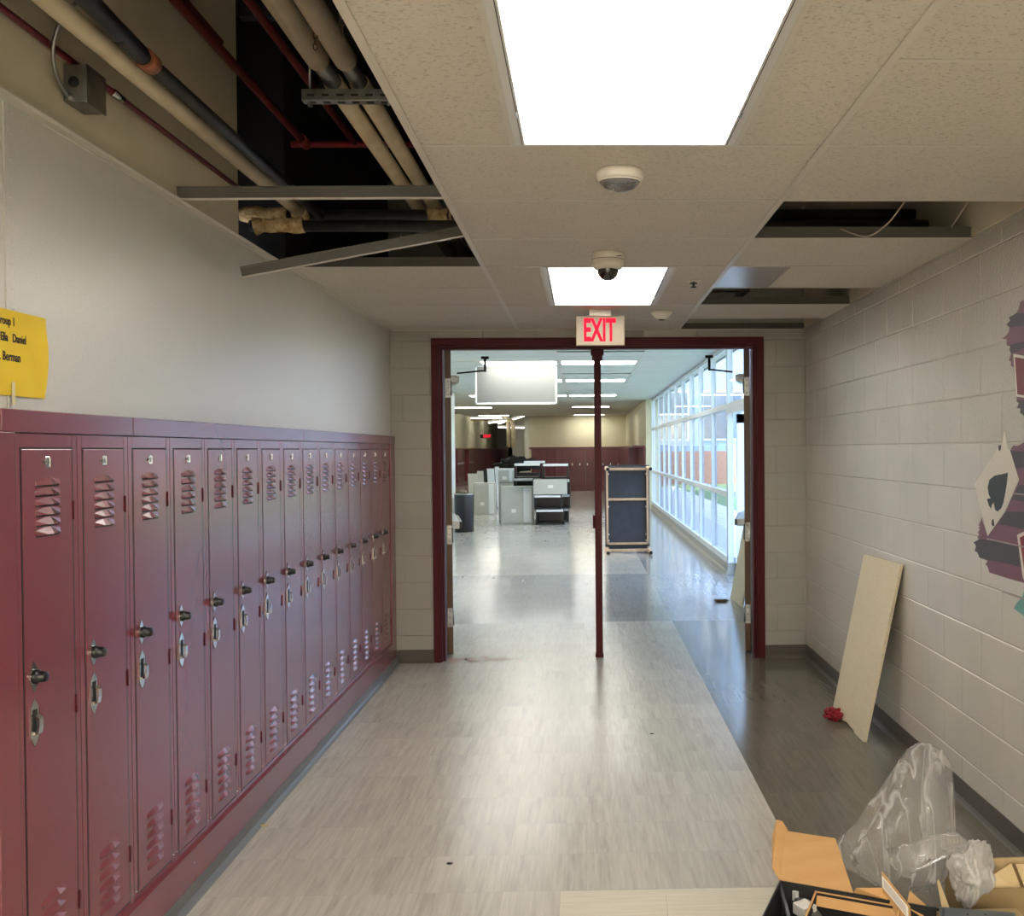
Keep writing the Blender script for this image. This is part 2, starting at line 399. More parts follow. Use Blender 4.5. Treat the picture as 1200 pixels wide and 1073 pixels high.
# ------------------------------------------------------------------ floor, walls
f = mb(m_floor); f.box((-9, -7, -.12), (1.95, 76, 0)); struct(f.obj('floor'))

def cmu(x, y0, y1, z0, z1, axis, flip, mt, thick=.19, hole=None):
    """blockwork with real chamfered joints. axis 'x': plane X=x running along Y; 'y': plane Y=x along X"""
    b = mb(mt); bl = .4064; h = .2032; dep = .0035
    k0 = int(math.floor(z0/h)); k1 = int(math.ceil(z1/h))
    def P(a, d, z): return Vector((x-flip*d, a, z)) if axis == 'x' else Vector((a, x-flip*d, z))
    for k in range(k0, k1):
        off = 0 if k % 2 else bl/2
        i0 = int(math.floor((y0-off-.264)/bl)); i1 = int(math.ceil((y1-off-.264)/bl))
        low = (k*h < 1.62)
        jv = .0022 if low else .005; jh = .0055
        for i in range(i0, i1+1):
            a0 = max(y0, i*bl+off+.264); a1 = min(y1, (i+1)*bl+off+.264); c0 = max(z0, k*h); c1 = min(z1, (k+1)*h)
            segs = [(a0, a1, c0, c1)]
            if hole:
                hx0, hx1, hz = hole
                if c0 >= hz-.001: pass
                else:
                    segs = []
                    if c1 > hz and a0 < hx1 and a1 > hx0: segs.append((max(a0, hx0), min(a1, hx1), hz, c1))
                    if a0 < hx0: segs.append((a0, min(a1, hx0), c0, c1))
                    if a1 > hx1: segs.append((max(a0, hx1), a1, c0, c1))
            for (p, q, r, s) in segs:
                if q-p < .02 or s-r < .012: continue
                o = [P(p, -dep, r), P(q, -dep, r), P(q, -dep, s), P(p, -dep, s)]
                n_ = [P(p+jv, 0, r+jh), P(q-jv, 0, r+jh), P(q-jv, 0, s-jh), P(p+jv, 0, s-jh)]
                ov = [b.bm.verts.new(v) for v in o]; iv = [b.bm.verts.new(v) for v in n_]
                fs = [b.bm.faces.new(iv)]
                for e in range(4): fs.append(b.bm.faces.new([ov[e], ov[(e+1) % 4], iv[(e+1) % 4], iv[e]]))
                b._f(fs)
    return b
w = cmu(XR, -1.6, YD+.1, 0, ZK, 'x', 1, m_block); w.box((XR+.0036, -1.6, 0), (XR+.19, YD+.2, ZK)); struct(w.obj('wall_right'))
HX0, HX1, HZ = -1.10, 1.345, 2.42
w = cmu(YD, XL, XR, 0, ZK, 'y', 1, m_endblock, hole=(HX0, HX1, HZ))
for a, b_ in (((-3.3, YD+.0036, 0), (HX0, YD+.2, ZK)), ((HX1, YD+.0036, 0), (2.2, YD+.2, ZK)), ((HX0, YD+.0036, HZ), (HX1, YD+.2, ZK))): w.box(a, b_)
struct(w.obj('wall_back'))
w = mb(m_leftwall); w.box((XL-.19, -1.6, 0), (XL, YD+.003, ZC)); w.m(m_rawwall).box((XL-.19, -1.6, ZC), (XL-.004, 3.98, ZK)); w.m(m_deck).box((XL-.19, 4.6, ZC), (XL-.004, YD, ZK)); w.m(m_deck).box((XL-.6, 3.98, ZC), (XL-.4, 4.6, ZK))  # wall past the break coloured black for the shade of the void
w.box((XL-.42, 3.9, ZC), (XL-.19, 3.98, ZK)); w.box((XL-.42, 4.6, ZC), (XL-.19, 4.68, ZK))
struct(w.obj('wall_left'))
# wall angle along the tops, caulk joint
t = mb(m_grid); t.box((XL, -1.6, ZC-.02), (XL+.004, YD, ZC+.002)); t.box((XL, -1.6, ZC-.004), (XL+.022, YD, ZC)); struct(t.obj('trim_left_angle'))
t = mb(m_leftwall); t.box((XL, 2.372, 1.72), (XL+.004, 2.392, ZC-.02), .0015)
for k in range(14):
    z = 1.75+k*.055+random.random()*.02; t.box((XL, 2.386, z), (XL+.005, 2.40+random.random()*.012, z+.012+random.random()*.014), .002)
struct(t.obj('trim_wall_joint'))
t = mb(m_block); t.box((XR-.004, -1.6, ZC-.012), (XR, YD, ZC)); struct(t.obj('trim_right_angle'))
t = mb(m_grid); t.box((XL, YD-.02, ZC-.004), (XR, YD, ZC)); struct(t.obj('trim_end_angle'))
# vinyl bases
def vbase(name, mt, pts, h=.1):
    """cove base following pts on the floor; each (x,y,nx,ny)"""
    b = mb(mt)
    for (a, c, n) in pts:
        a = Vector(a+(0,)); c = Vector(c+(0,)); n = Vector(n+(0,))
        pr = [a, a+n*.022, a+n*.012+Vector((0, 0, .008)), a+n*.004+Vector((0, 0, .02)), a+n*.003+Vector((0, 0, h)), a+Vector((0, 0, h))]
        b.prism(pr, c-a)
    return struct(b.obj(name))
vbase('baseboard_right', m_vinyldk, [((XR, -1.6), (XR, YD), (-1, 0))])
vbase('baseboard_back', m_vinyldk, [((XL+.03, YD), (-1.143, YD), (0, -1)), ((1.387, YD), (XR, YD), (0, -1))])

# ------------------------------------------------------------------ corridor ceiling
def rows_panel(b, x0, x1, y0, y1, z=ZC, g=.0035):
    b.box((x0+g, y0+g, z), (x1-g, y1-g, z+.016))
b = mb(m_tile)
Y = [R0+RS*k for k in range(-8, 7)]+[YD]          # row lines, index 8 is R0
ri = lambda k: Y[k+8]
# centre bay
for k in range(-8, 7):
    y0, y1 = ri(k), ri(k+1)
    lit = any(abs((y0+y1)/2-c) < .62 for c in (R0-RS, ri(4), ri(-7)))
    if k in (-2, -1, 3, 4, -8, -7): continue
    rows_panel(b, TL, TR, y0, y1)
for (ya, yb) in ((ri(-2), ri(0)), (ri(3), ri(5)), (ri(-8), ri(-6))):
    rows_panel(b, TL, -.197, ya, yb); rows_panel(b, .462, TR, ya, yb)
# right bay
for k in range(-8, 7):
    if k in (1, 4, 6): continue
    if k == 3: rows_panel(b, 1.05, XR, ri(k), ri(k+1)); continue
    rows_panel(b, TR, XR, ri(k), ri(k+1))
# left bay: tiles only at the far end
for k in (3, 4, 5, 6): rows_panel(b, XL, TL, ri(k), ri(k+1))
for k in (-8, -7, -6, -5): rows_panel(b, XL, TL, ri(k), ri(k+1))
struct(b.obj('ceiling'))
g = mb(m_grid)
def tee(b, p, q, z=ZC, wd=.024, h=.038, up_=True):
    p = Vector(p); q = Vector(q); d = (q-p).normalized(); n = Vector((-d.y, d.x, 0))*wd/2
    pr = [p-n, p+n, p+n+Vector((0, 0, .0015)), p+n*.14+Vector((0, 0, .0015)), p+n*.14+Vector((0, 0, h)), p+n*.35+Vector((0, 0, h)), p+n*.35+Vector((0, 0, h+.006)), p-n*.35+Vector((0, 0, h+.006)), p-n*.35+Vector((0, 0, h)), p-n*.14+Vector((0, 0, h)), p-n*.14+Vector((0, 0, .0015)), p-n+Vector((0, 0, .0015))]
    b.prism(pr, q-p)
zt = ZC-.0035
for x in (TL, TR): tee(g, (x, -1.6, zt), (x, YD, zt))
for k in range(-7, 7):
    if k not in (-1, 4, -7): tee(g, (TL, ri(k), zt+.001), (TR, ri(k), zt+.001), wd=.016)
    tee(g, (TR, ri(k), zt+.001), (XR, ri(k), zt+.001), wd=.016)
for k in (3, 4, 5, 6): tee(g, (XL, ri(k), zt+.001), (TL, ri(k), zt+.001), wd=.016)
for (ya, yb) in ((ri(-2), ri(0)), (ri(3), ri(5))):
    for x in (-.199, .464): tee(g, (x, ya, zt), (x, yb, zt), wd=.02)
g.m(mat('grid_web_shade', (70, 66, 58), .6))  # shade of the unlit tee webs painted as dark strips
for k in (2, 5): g.box((TR+.004, ri(k)-.010, ZC), (XR-.004, ri(k)-.007, ZC+.046))
g.box((XL+.004, ri(3)-.010, ZC), (TL-.004, ri(3)-.007, ZC+.046)); g.box((TR+.004, YD-.012, ZC), (XR-.004, YD-.009, ZC+.046))
struct(g.obj('ceiling_grid'))
d = mb(m_deck); d.box((XL-.7, -1.6, ZK), (XR+.2, YD+.2, ZK+.15))
for yy in (.4, 1.6, 2.8, 4.0, 5.2, 6.4): d.box((XL, yy, ZK-.28), (XR, yy+.05, ZK))
struct(d.obj('ceiling_deck'))
d = mb(mat('fixture_metal', (190, 188, 186), .3, .6)); d.box((TR+.01, ri(3)+.01, ZC-.001), (1.045, ri(4)-.01, ZC+.012)); tag(d.obj('vent_panel'), 'small shiny metal ceiling panel in the right bay near the exit sign', 'panel')

# ------------------------------------------------------------------ ceiling lights
m_lens = lens_mat('ribbed_lens', 5.0, 20.0)
def light_fixture(name, label, x, y0, y1, z, w=.655, lens=None, emp=True, grp=None):
    cx_, cy_ = x, (y0+y1)/2; hx, hy = w/2, (y1-y0)/2
    r = empty(name, (cx_, cy_, z)); tag(r, label, 'ceiling light', grp)
    fr = mb(m_lighttrim)
    for a, c in (((-hx, -hy, -.004), (-hx+.030, hy, .012)), ((hx-.030, -hy, -.004), (hx, hy, .012)), ((-hx, -hy, -.004), (hx, -hy+.010, .012)), ((-hx, hy-.010, -.004), (hx, hy, .012))): fr.box(a, c, .002)
    fr.box((-hx, -hy, .012), (hx, hy, .11))
    fr.m(m_blackmat)
    for s_ in (-1, 1): fr.box((s_*(hx-.0215), -hy+.010, -.0048), (s_*(hx-.0235), hy-.010, -.0040))
    fr.m(m_chrome)
    for s_ in (-1, 1):
        for q in (-.35, .35): fr.box((s_*(hx-.026), q-.02, -.0055), (s_*(hx-.019), q+.02, -.003), .001)
    fr.obj('frame', r)
    ln = mb(lens); ln.box((-hx+.031, -hy+.011, -.002), (hx-.031, hy-.011, .010)); ln.obj('lens', r)
    return r
light_fixture('ceiling_light', 'large lit ribbed ceiling panel nearest the camera, cut by the photo top', .1325, ri(-2)+.005, ri(0)-.005, ZC, lens=m_lens)
light_fixture('ceiling_light', 'lit ceiling panel behind the dome camera and above the exit sign', .1325, ri(3)+.005, ri(5)-.005, ZC, lens=m_lens)

# ------------------------------------------------------------------ devices on the ceiling
def dev(name, label, cat, p, parts):
    r = empty(name, p); tag(r, label, cat)
    for nm, bld in parts: bld.obj(nm, r)
    return r
p = (.128, 3.04, ZC)
bl = mb(m_white); bl.lathe([(0, 0), (.078, 0), (.080, -.006), (.078, -.024), (.070, -.032), (.0, -.033)], (0, 0, 0))
ls = mb(m_strobelens); ls.lathe([(.069, -.031), (.064, -.040), (.045, -.056), (.022, -.066), (0, -.069)], (0, 0, 0), sy=.8)
fl = mb(m_chrome); fl.box((-.045, -.015, -.045), (-.016, .012, -.032), .003); fl.box((.018, -.015, -.045), (.046, .012, -.032), .003); fl.m(m_blackmat).box((-.014, -.012, -.052), (.002, .01, -.033), .002); fl.m(m_white).lathe([(.008, -.033), (.008, -.055), (0, -.056)], (.008, 0, 0), n=12)
rg = mb(m_white); rg.tube([(.069*math.cos(a*PI/16), .058*math.sin(a*PI/16), -.034) for a in range(32)], .0025, 6, closed=True)
dev('strobe_light', 'round white strobe with clear lens on the ceiling behind the big light', 'alarm strobe', p, [('base', bl), ('clear_lens', ls), ('flash_tube', fl), ('bezel', rg)])
p = (.123, 4.30, ZC)
bd = mb(m_white); bd.lathe([(0, 0), (.070, 0), (.073, -.006), (.073, -.030), (.071, -.032), (.073, -.034), (.073, -.060), (.060, -.074), (.050, -.078), (0, -.078)], (0, 0, 0))
sl = mb(m_blackmat); sl.box((.040, -.0655, -.026), (.062, -.0600, -.023)); sl.lathe([(.0735, -.031), (.0735, -.033)], (0, 0, 0))
dm = mb(m_smoke); dm.lathe([(.050, -.076), (.0495, -.086), (.043, -.104), (.030, -.118), (.014, -.125), (0, -.127)], (0, 0, 0))
lz = mb(m_blackmat); lz.lathe([(.012, 0), (.012, .02), (0, .021)], (0, -.018, -.098), axis=(0, -.8, -.6), n=16)
dev('dome_camera', 'white security camera with dark dome in front of the far light panel', 'security camera', p, [('housing', bd), ('seam', sl), ('dome', dm), ('camera_lens', lz)])
bl = mb(m_white); bl.lathe([(0, 0), (.040, 0), (.041, -.003), (.026, -.006), (.0, -.006)], (0, 0, 0))
fl = mb(m_blackmat); fl.tube([(0, 0, -.003), (0, 0, -.035)], .005, 8); fl.box((-.020, -.003, -.018), (.020, .003, -.012), .001); fl.tube([(-.012, 0, -.006), (0, 0, -.032)], .0022, 6); fl.tube([(.012, 0, -.006), (0, 0, -.032)], .0022, 6); fl.lathe([(.016, -.036), (.016, -.033), (0, -.033)], (0, 0, 0), n=12)
dev('fire_sprinkler', 'small sprinkler head with white plate, right of the far light panel', 'sprinkler', (.607, 5.0, ZC), [('escutcheon', bl), ('deflector', fl)])
bl = mb(m_white); bl.lathe([(0, 0), (.072, 0), (.072, -.010), (.060, -.022), (.040, -.045), (.022, -.052), (0, -.052)], (0, 0, 0))
fl = mb(m_blackmat); fl.lathe([(.020, -.0505), (.020, -.056), (0, -.0565)], (0, 0, 0), n=20)
dev('smoke_detector', 'cone shaped white smoke detector on the ceiling right of the exit sign', 'smoke detector', (.53, 6.12, ZC), [('housing', bl), ('sensor', fl)])

def text_mesh(body, size, mt, ext=.001, off=0, sx=1.0, align='CENTER', shear=0):
    cu = bpy.data.curves.new('t', 'FONT'); cu.body = body; cu.size = size; cu.extrude = ext; cu.offset = off; cu.align_x = align; cu.align_y = 'CENTER'; cu.resolution_u = 3; cu.shear = shear
    o = bpy.data.objects.new('t', cu); C.objects.link(o); dg = bpy.context.evaluated_depsgraph_get(); dg.update()
    me = bpy.data.meshes.new_from_object(o.evaluated_get(dg)); bpy.data.objects.remove(o)
    me.materials.clear(); me.materials.append(mt)
    for v in me.vertices: v.co.x *= sx
    return me
def text_obj(name, me, parent, mtx):
    o = bpy.data.objects.new(name, me); C.objects.link(o); o.parent = parent; o.matrix_local = mtx
    return o
FACE_CAM = Matrix(((1, 0, 0), (0, 0, -1), (0, 1, 0)))          # text facing -Y
# exit sign
EX = at(703.5, 387, 1, 6.0)
r = empty('exit_sign', (EX.x, 6.0, ZC)); tag(r, 'beige exit sign with glowing red letters above the doorway', 'exit sign')
ez = EX.z-ZC
b = mb(mat('sign_beige', (128, 114, 92), .5)); b.box((-.158, 0, ez-.098), (.158, .045, ez+.096), .006); b.obj('housing', r)
b = mb(m_white); b.box((-.07, .005, ez+.096), (.07, .04, 0), .003); b.obj('bracket', r)
m_exit = emit('exit_red', (255, 26, 48), 1.5)
me = text_mesh('EXIT', .2, m_exit, .001, .006, 1)
xs = [v.co.x for v in me.vertices]; ysx = [v.co.y for v in me.vertices]
for v in me.vertices: v.co.x = (v.co.x-(min(xs)+max(xs))/2)*.208/(max(xs)-min(xs)); v.co.y = (v.co.y-(min(ysx)+max(ysx))/2)*.150/(max(ysx)-min(ysx))
o = text_obj('lettering', me, r, Matrix.Translation((-.003, -.0015, ez+.004)) @ FACE_CAM.to_4x4())

# ------------------------------------------------------------------ loose ceiling tees of the opened bay
r = mb(m_gridgrey)
def bigtee(b, p, q, upv=Vector((0, 0, 1)), h=.038):
    p = Vector(p); q = Vector(q); d = (q-p).normalized(); n = d.cross(upv).normalized()*.012; u_ = n.cross(d).normalized()
    if u_.z < 0: u_ = -u_
    b.m(m_gridgrey)
    pr = [p+n*.12+u_*.0016, p+n*.12+u_*h, p+n*.45+u_*h, p+n*.45+u_*(h+.007), p-n*.45+u_*(h+.007), p-n*.45+u_*h, p-n*.12+u_*h, p-n*.12+u_*.0016]
    b.prism(pr, q-p)
    b.m(m_grid); b.prism([p-n, p+n, p+n+u_*.0016, p-n+u_*.0016], q-p)
    b.m(m_grid)
    for s_ in (.03, .05): c = p.lerp(q, s_)-n*.13+u_*.02; b.box(c-Vector((.004, .002, .003)), c+Vector((.004, .002, .003)))
b = MB(); bigtee(b, (XL+.005, ri(1)-.02, ZC-.002), (TL-.005, ri(1)-.035, ZC-.002)); tag(b.obj('ceiling_tee'), 'straight grey ceiling tee crossing the open bay at the near side', 'ceiling bar')
pe = at(284, 325, 0, -1.40); ps = Vector((TL-.008, 3.94, ZC-.002))
b = MB(); bigtee(b, pe, ps); tag(b.obj('ceiling_tee'), 'grey ceiling tee hanging down at an angle by the left wall', 'ceiling bar')

# ------------------------------------------------------------------ plenum pipes
def pipe(name, label, parts, cat='pipe', grp=None):
    """parts: list of (part name or None, material, pts, radius)"""
    first = parts[0]; b = mb(first[1]); b.tube(first[2], first[3], first[4] if len(first) > 4 else 16); o = b.obj(name)
    tag(o, label, cat, grp)
    for p_ in parts[1:]:
        q = mb(p_[1]); q.tube(p_[2], p_[3], 14); q.obj(p_[0], o)
    return o
xw, zw = -1.30, 2.72
pipe('insulated_pipe', 'long cream insulated pipe along the left wall above the open ceiling', [(None, m_insul, [(xw, -1.5, zw), (xw, 1, zw), (xw, 2.6, zw+.002), (xw, 4.3, zw)], .029, 20), ('end_break', bumped('torn_wool', (196, 176, 130), (150, 118, 70), 40, .8, .02, .9), [(xw, 4.29, zw), (xw-.01, 4.36, zw-.01), (xw, 4.42, zw)], [.036, .042, .02])])
xb, zb = -1.225, 2.72
o = pipe('iron_pipe', 'black iron pipe beside the cream insulated pipe with a rusty coupling', [(None, m_blackpipe, [(xb, 2.50, zb), (xb, 3.2, zb), (xb, 4.5, zb)], .0215, 18), ('bend', m_blackpipe, [(xb, 2.62, zb), (xb, 2.45, zb+.01), (xb+.005, 2.2, zb+.03), (xb+.005, -1.5, zb+.05)], .027), ('coupling', mat('rust_coupling', (140, 84, 58), .5, .3), [(xb, 2.64, zb), (xb, 2.69, zb)], .030)])
xc, zc = -1.43, 2.714
b = mb(m_conduit); b.tube([(xc, -1.5, zc), (xc, 3.96, zc)], .0095, 14); o = tag(b.obj('conduit'), 'thin maroon conduit strapped along the plaster above the left wall', 'conduit')
b = mb(m_chrome); b.tube([(xc, 2.87, zc), (xc, 2.935, zc)], .0125, 14); b.obj('coupling', o)
# junction box with flexible whip
jp = Vector((XL, 2.70, 2.655)); r = empty('junction_box', jp); tag(r, 'grey square junction box with a flexible metal cable on the bare wall', 'junction box')
b = mb(m_steel); b.box((0, -.05, -.055), (.062, .055, .05), .004); b.m(m_blackmat).lathe([(.015, 0), (.015, .002), (0, .002)], (.03, -.0505, .0), axis=(0, -1, 0), n=20); b.obj('box_body', r)
b = mb(m_steel); b.box((.062, -.05, -.058), (.066, .055, .052), .001); b.obj('cover', r)
b = mb(m_steel); pts = []
P0, P1, P2, P3 = Vector((.02, -.055, -.045)), Vector((.02, -.16, -.02)), Vector((.03, -.19, .08)), Vector((.10, -.16, .17))
for i in range(61):
    s_ = i/60; pts.append(P0*(1-s_)**3+P1*3*s_*(1-s_)**2+P2*3*s_*s_*(1-s_)+P3*s_**3)
b.tube(pts, [.0062 if i % 2 else .0050 for i in range(61)], 8); b.lathe([(.011, 0), (.011, .02), (0, .02)], P0+Vector((0, .012, 0)), axis=(0, -1, .1), n=10); b.obj('flexible_cable', r)
# red sprinkler mains
zr = 3.1
pipe('sprinkler_pipe', 'thicker dark red sprinkler pipe, left one deep in the ceiling void', [(None, m_redpipe, [(-1.33, -1.5, zr), (-1.33, 4.5, zr)], .018), ('fitting', m_redpipe, [(-1.33, 4.45, zr), (-1.33, 4.54, zr)], .026)])
pipe('sprinkler_pipe', 'upper dark red sprinkler pipe just above the thicker left one', [(None, m_redpipe, [(-1.36, -1.5, 3.22), (-1.34, 3.5, 3.14)], .013), ('clip', m_steel, [(-1.35, 3.44, 3.145), (-1.35, 3.50, 3.14)], .018)])
pipe('sprinkler_pipe', 'dark red sprinkler pipe running beside the twin pale pipes', [(None, m_redpipe, [(-1.09, -1.5, zr), (-1.09, 4.5, zr)], .016)])
pipe('sprinkler_pipe', 'dark red cross pipe at the far end of the ceiling void', [(None, m_redpipe, [(-1.4, 4.53, zr), (1.6, 4.53, zr)], .016)])
# twin pale pipes on a strut
for i, (x_, lab) in enumerate(((-.862, 'left one of the twin pale pipes resting on the steel strut'), (-.772, 'right one of the twin pale pipes, next to the ceiling tiles'))):
    pipe('insulated_pipe', lab, [(None, m_insul, [(x_, -1.5, 2.90), (x_, 3.08, 2.90)], .038, 22), ('bare_section', m_steel, [(x_, 3.07, 2.90), (x_, 3.27, 2.90)], .030), ('far_jacket', m_insul, [(x_, 3.26, 2.90), (x_, 6.8, 2.90)], .034)])
r = empty('strut_hanger', (-.80, 3.24, 2.85)); tag(r, 'slotted grey strut channel carrying the twin pale pipes', 'strut')
b = mb(m_steel); b.box((-.16, -.02, -.03), (.16, .02, .01), .002); b.m(m_blackmat)
for k in range(6): b.box((-.14+k*.05, -.0205, -.015), (-.115+k*.05, -.0195, -.008)); b.box((-.14+k*.05, -.010, -.0305), (-.115+k*.05, .010, -.0295))
b.obj('channel', r)
b = mb(m_steel); b.tube([(-.135, 0, -.04), (-.135, 0, .9)], .005, 8); b.tube([(.135, 0, -.04), (.135, 0, .9)], .005, 8); b.lathe([(.009, -.045), (.009, -.036)], (-.135, 0, 0), n=6); b.obj('threaded_rod', r)
# chain and hook
def chain(name, label, p, n, link=.022):
    b = mb(mat('rusty_chain', (96, 78, 58), .5, .6)); p = Vector(p)
    for k in range(n):
        c = p-Vector((0, 0, k*link*.78)); ax = Vector((1, 0, 0)) if k % 2 else Vector((0, 1, 0))
        b.tube([c+ax*(math.cos(a*PI/6)*link*.28)+Vector((0, 0, math.sin(a*PI/6)*link*.5)) for a in range(12)], .0018, 6, closed=True)
    return tag(b.obj(name), label, 'chain')
pc = at(369, 8, 0, -.80); chain('hanging_chain', 'rusty chain dangling in front of the twin pale pipes', pc, 8, .022)
ph = at(401, 18, 0, -.70); b = mb(mat('rusty_chain', (96, 78, 58), .5, .6))
for k in range(2): b.tube([ph+Vector((math.cos(a*PI/6)*.007, 0, -k*.021+math.sin(a*PI/6)*.011)) for a in range(12)], .0018, 6, closed=True)
b.tube([ph+Vector((0, 0, -.032)), ph+Vector((0, 0, -.036)), ph+Vector((0, 0, -.060)), ph+Vector((0, 0, -.066))], [.002, .0045, .004, .001], 8)
tag(b.obj('ceiling_hook'), 'small rusty hook hanging beside the ceiling tiles, right of the chain', 'hook')
# wool-wrapped cross pipes
m_wool = MATS['torn_wool']
def crosspipe(lab, y, z, x0, x1, wool):
    o = pipe('iron_pipe', lab, [(None, m_blackpipe, [(x0, y, z), (x1, y, z)], .026)])
    for (a, b_) in wool:
        q = mb(m_wool); n_ = 7; pts = [(a+(b_-a)*i/(n_-1), y+random.uniform(-.006, .006), z+random.uniform(-.006, .006)) for i in range(n_)]
        q.tube(pts, [.034+random.uniform(-.005, .010) for _ in pts], 12); q.obj('wool_wrap', o)
crosspipe('upper black cross pipe with torn insulation behind the ceiling bars', 4.40, 2.725, -1.62, 1.6, [(-1.60, -1.38), (-.72, -.60)])
crosspipe('lower black cross pipe with torn insulation behind the ceiling bars', 4.24, 2.635, -1.50, 1.6, [(-1.48, -1.26)])
for lab, pts in (('pale low-voltage wire looping through the right hand ceiling gap', [at(1060, 236, 1, 3.5), at(1040, 262, 1, 3.6), at(1015, 277, 1, 3.75), at(985, 268, 1, 3.9)]), ('pinkish wire hanging at the wall end of the right ceiling gap', [at(1135, 236, 1, 3.5), at(1124, 252, 1, 3.6), at(1115, 266, 1, 3.75)])):
    b = mb(mat('wire', (176, 160, 140), .5))
    sm = []
    for i in range(len(pts)-1):
        p0, p1, p2, p3 = pts[max(i-1, 0)], pts[i], pts[i+1], pts[min(i+2, len(pts)-1)]
        for j in range(8):
            s_ = j/8; sm.append(.5*((2*p1)+(-p0+p2)*s_+(2*p0-5*p1+4*p2-p3)*s_*s_+(-p0+3*p1-3*p2+p3)*s_**3))
    sm.append(pts[-1]); b.tube(sm, .003, 6); tag(b.obj('cable'), lab, 'wire')
b = mb(m_wool); b.tube([(1.02, 4.0, 2.78), (1.10, 3.98, 2.80), (1.2, 4.02, 2.78), (1.28, 4.0, 2.8)], [.03, .05, .045, .03], 12); tag(b.obj('insulation_wrap'), 'torn pale insulation lump seen through the right ceiling gap', 'insulation')
b = mb(m_steel); b.box((.8, 5.9, 2.62), (1.05, 5.96, 2.70)); b.box((1.02, 5.5, 2.60), (1.06, 6.3, 2.63)); tag(b.obj('metal_bracket'), 'grey metal bracket in the middle gap of the right ceiling bay', 'bracket')
b = mb(m_rawwall); b.box((XR-.012, -1.6, ZC+.004), (XR-.004, YD, ZK)); struct(b.obj('trim_bare_masonry'))

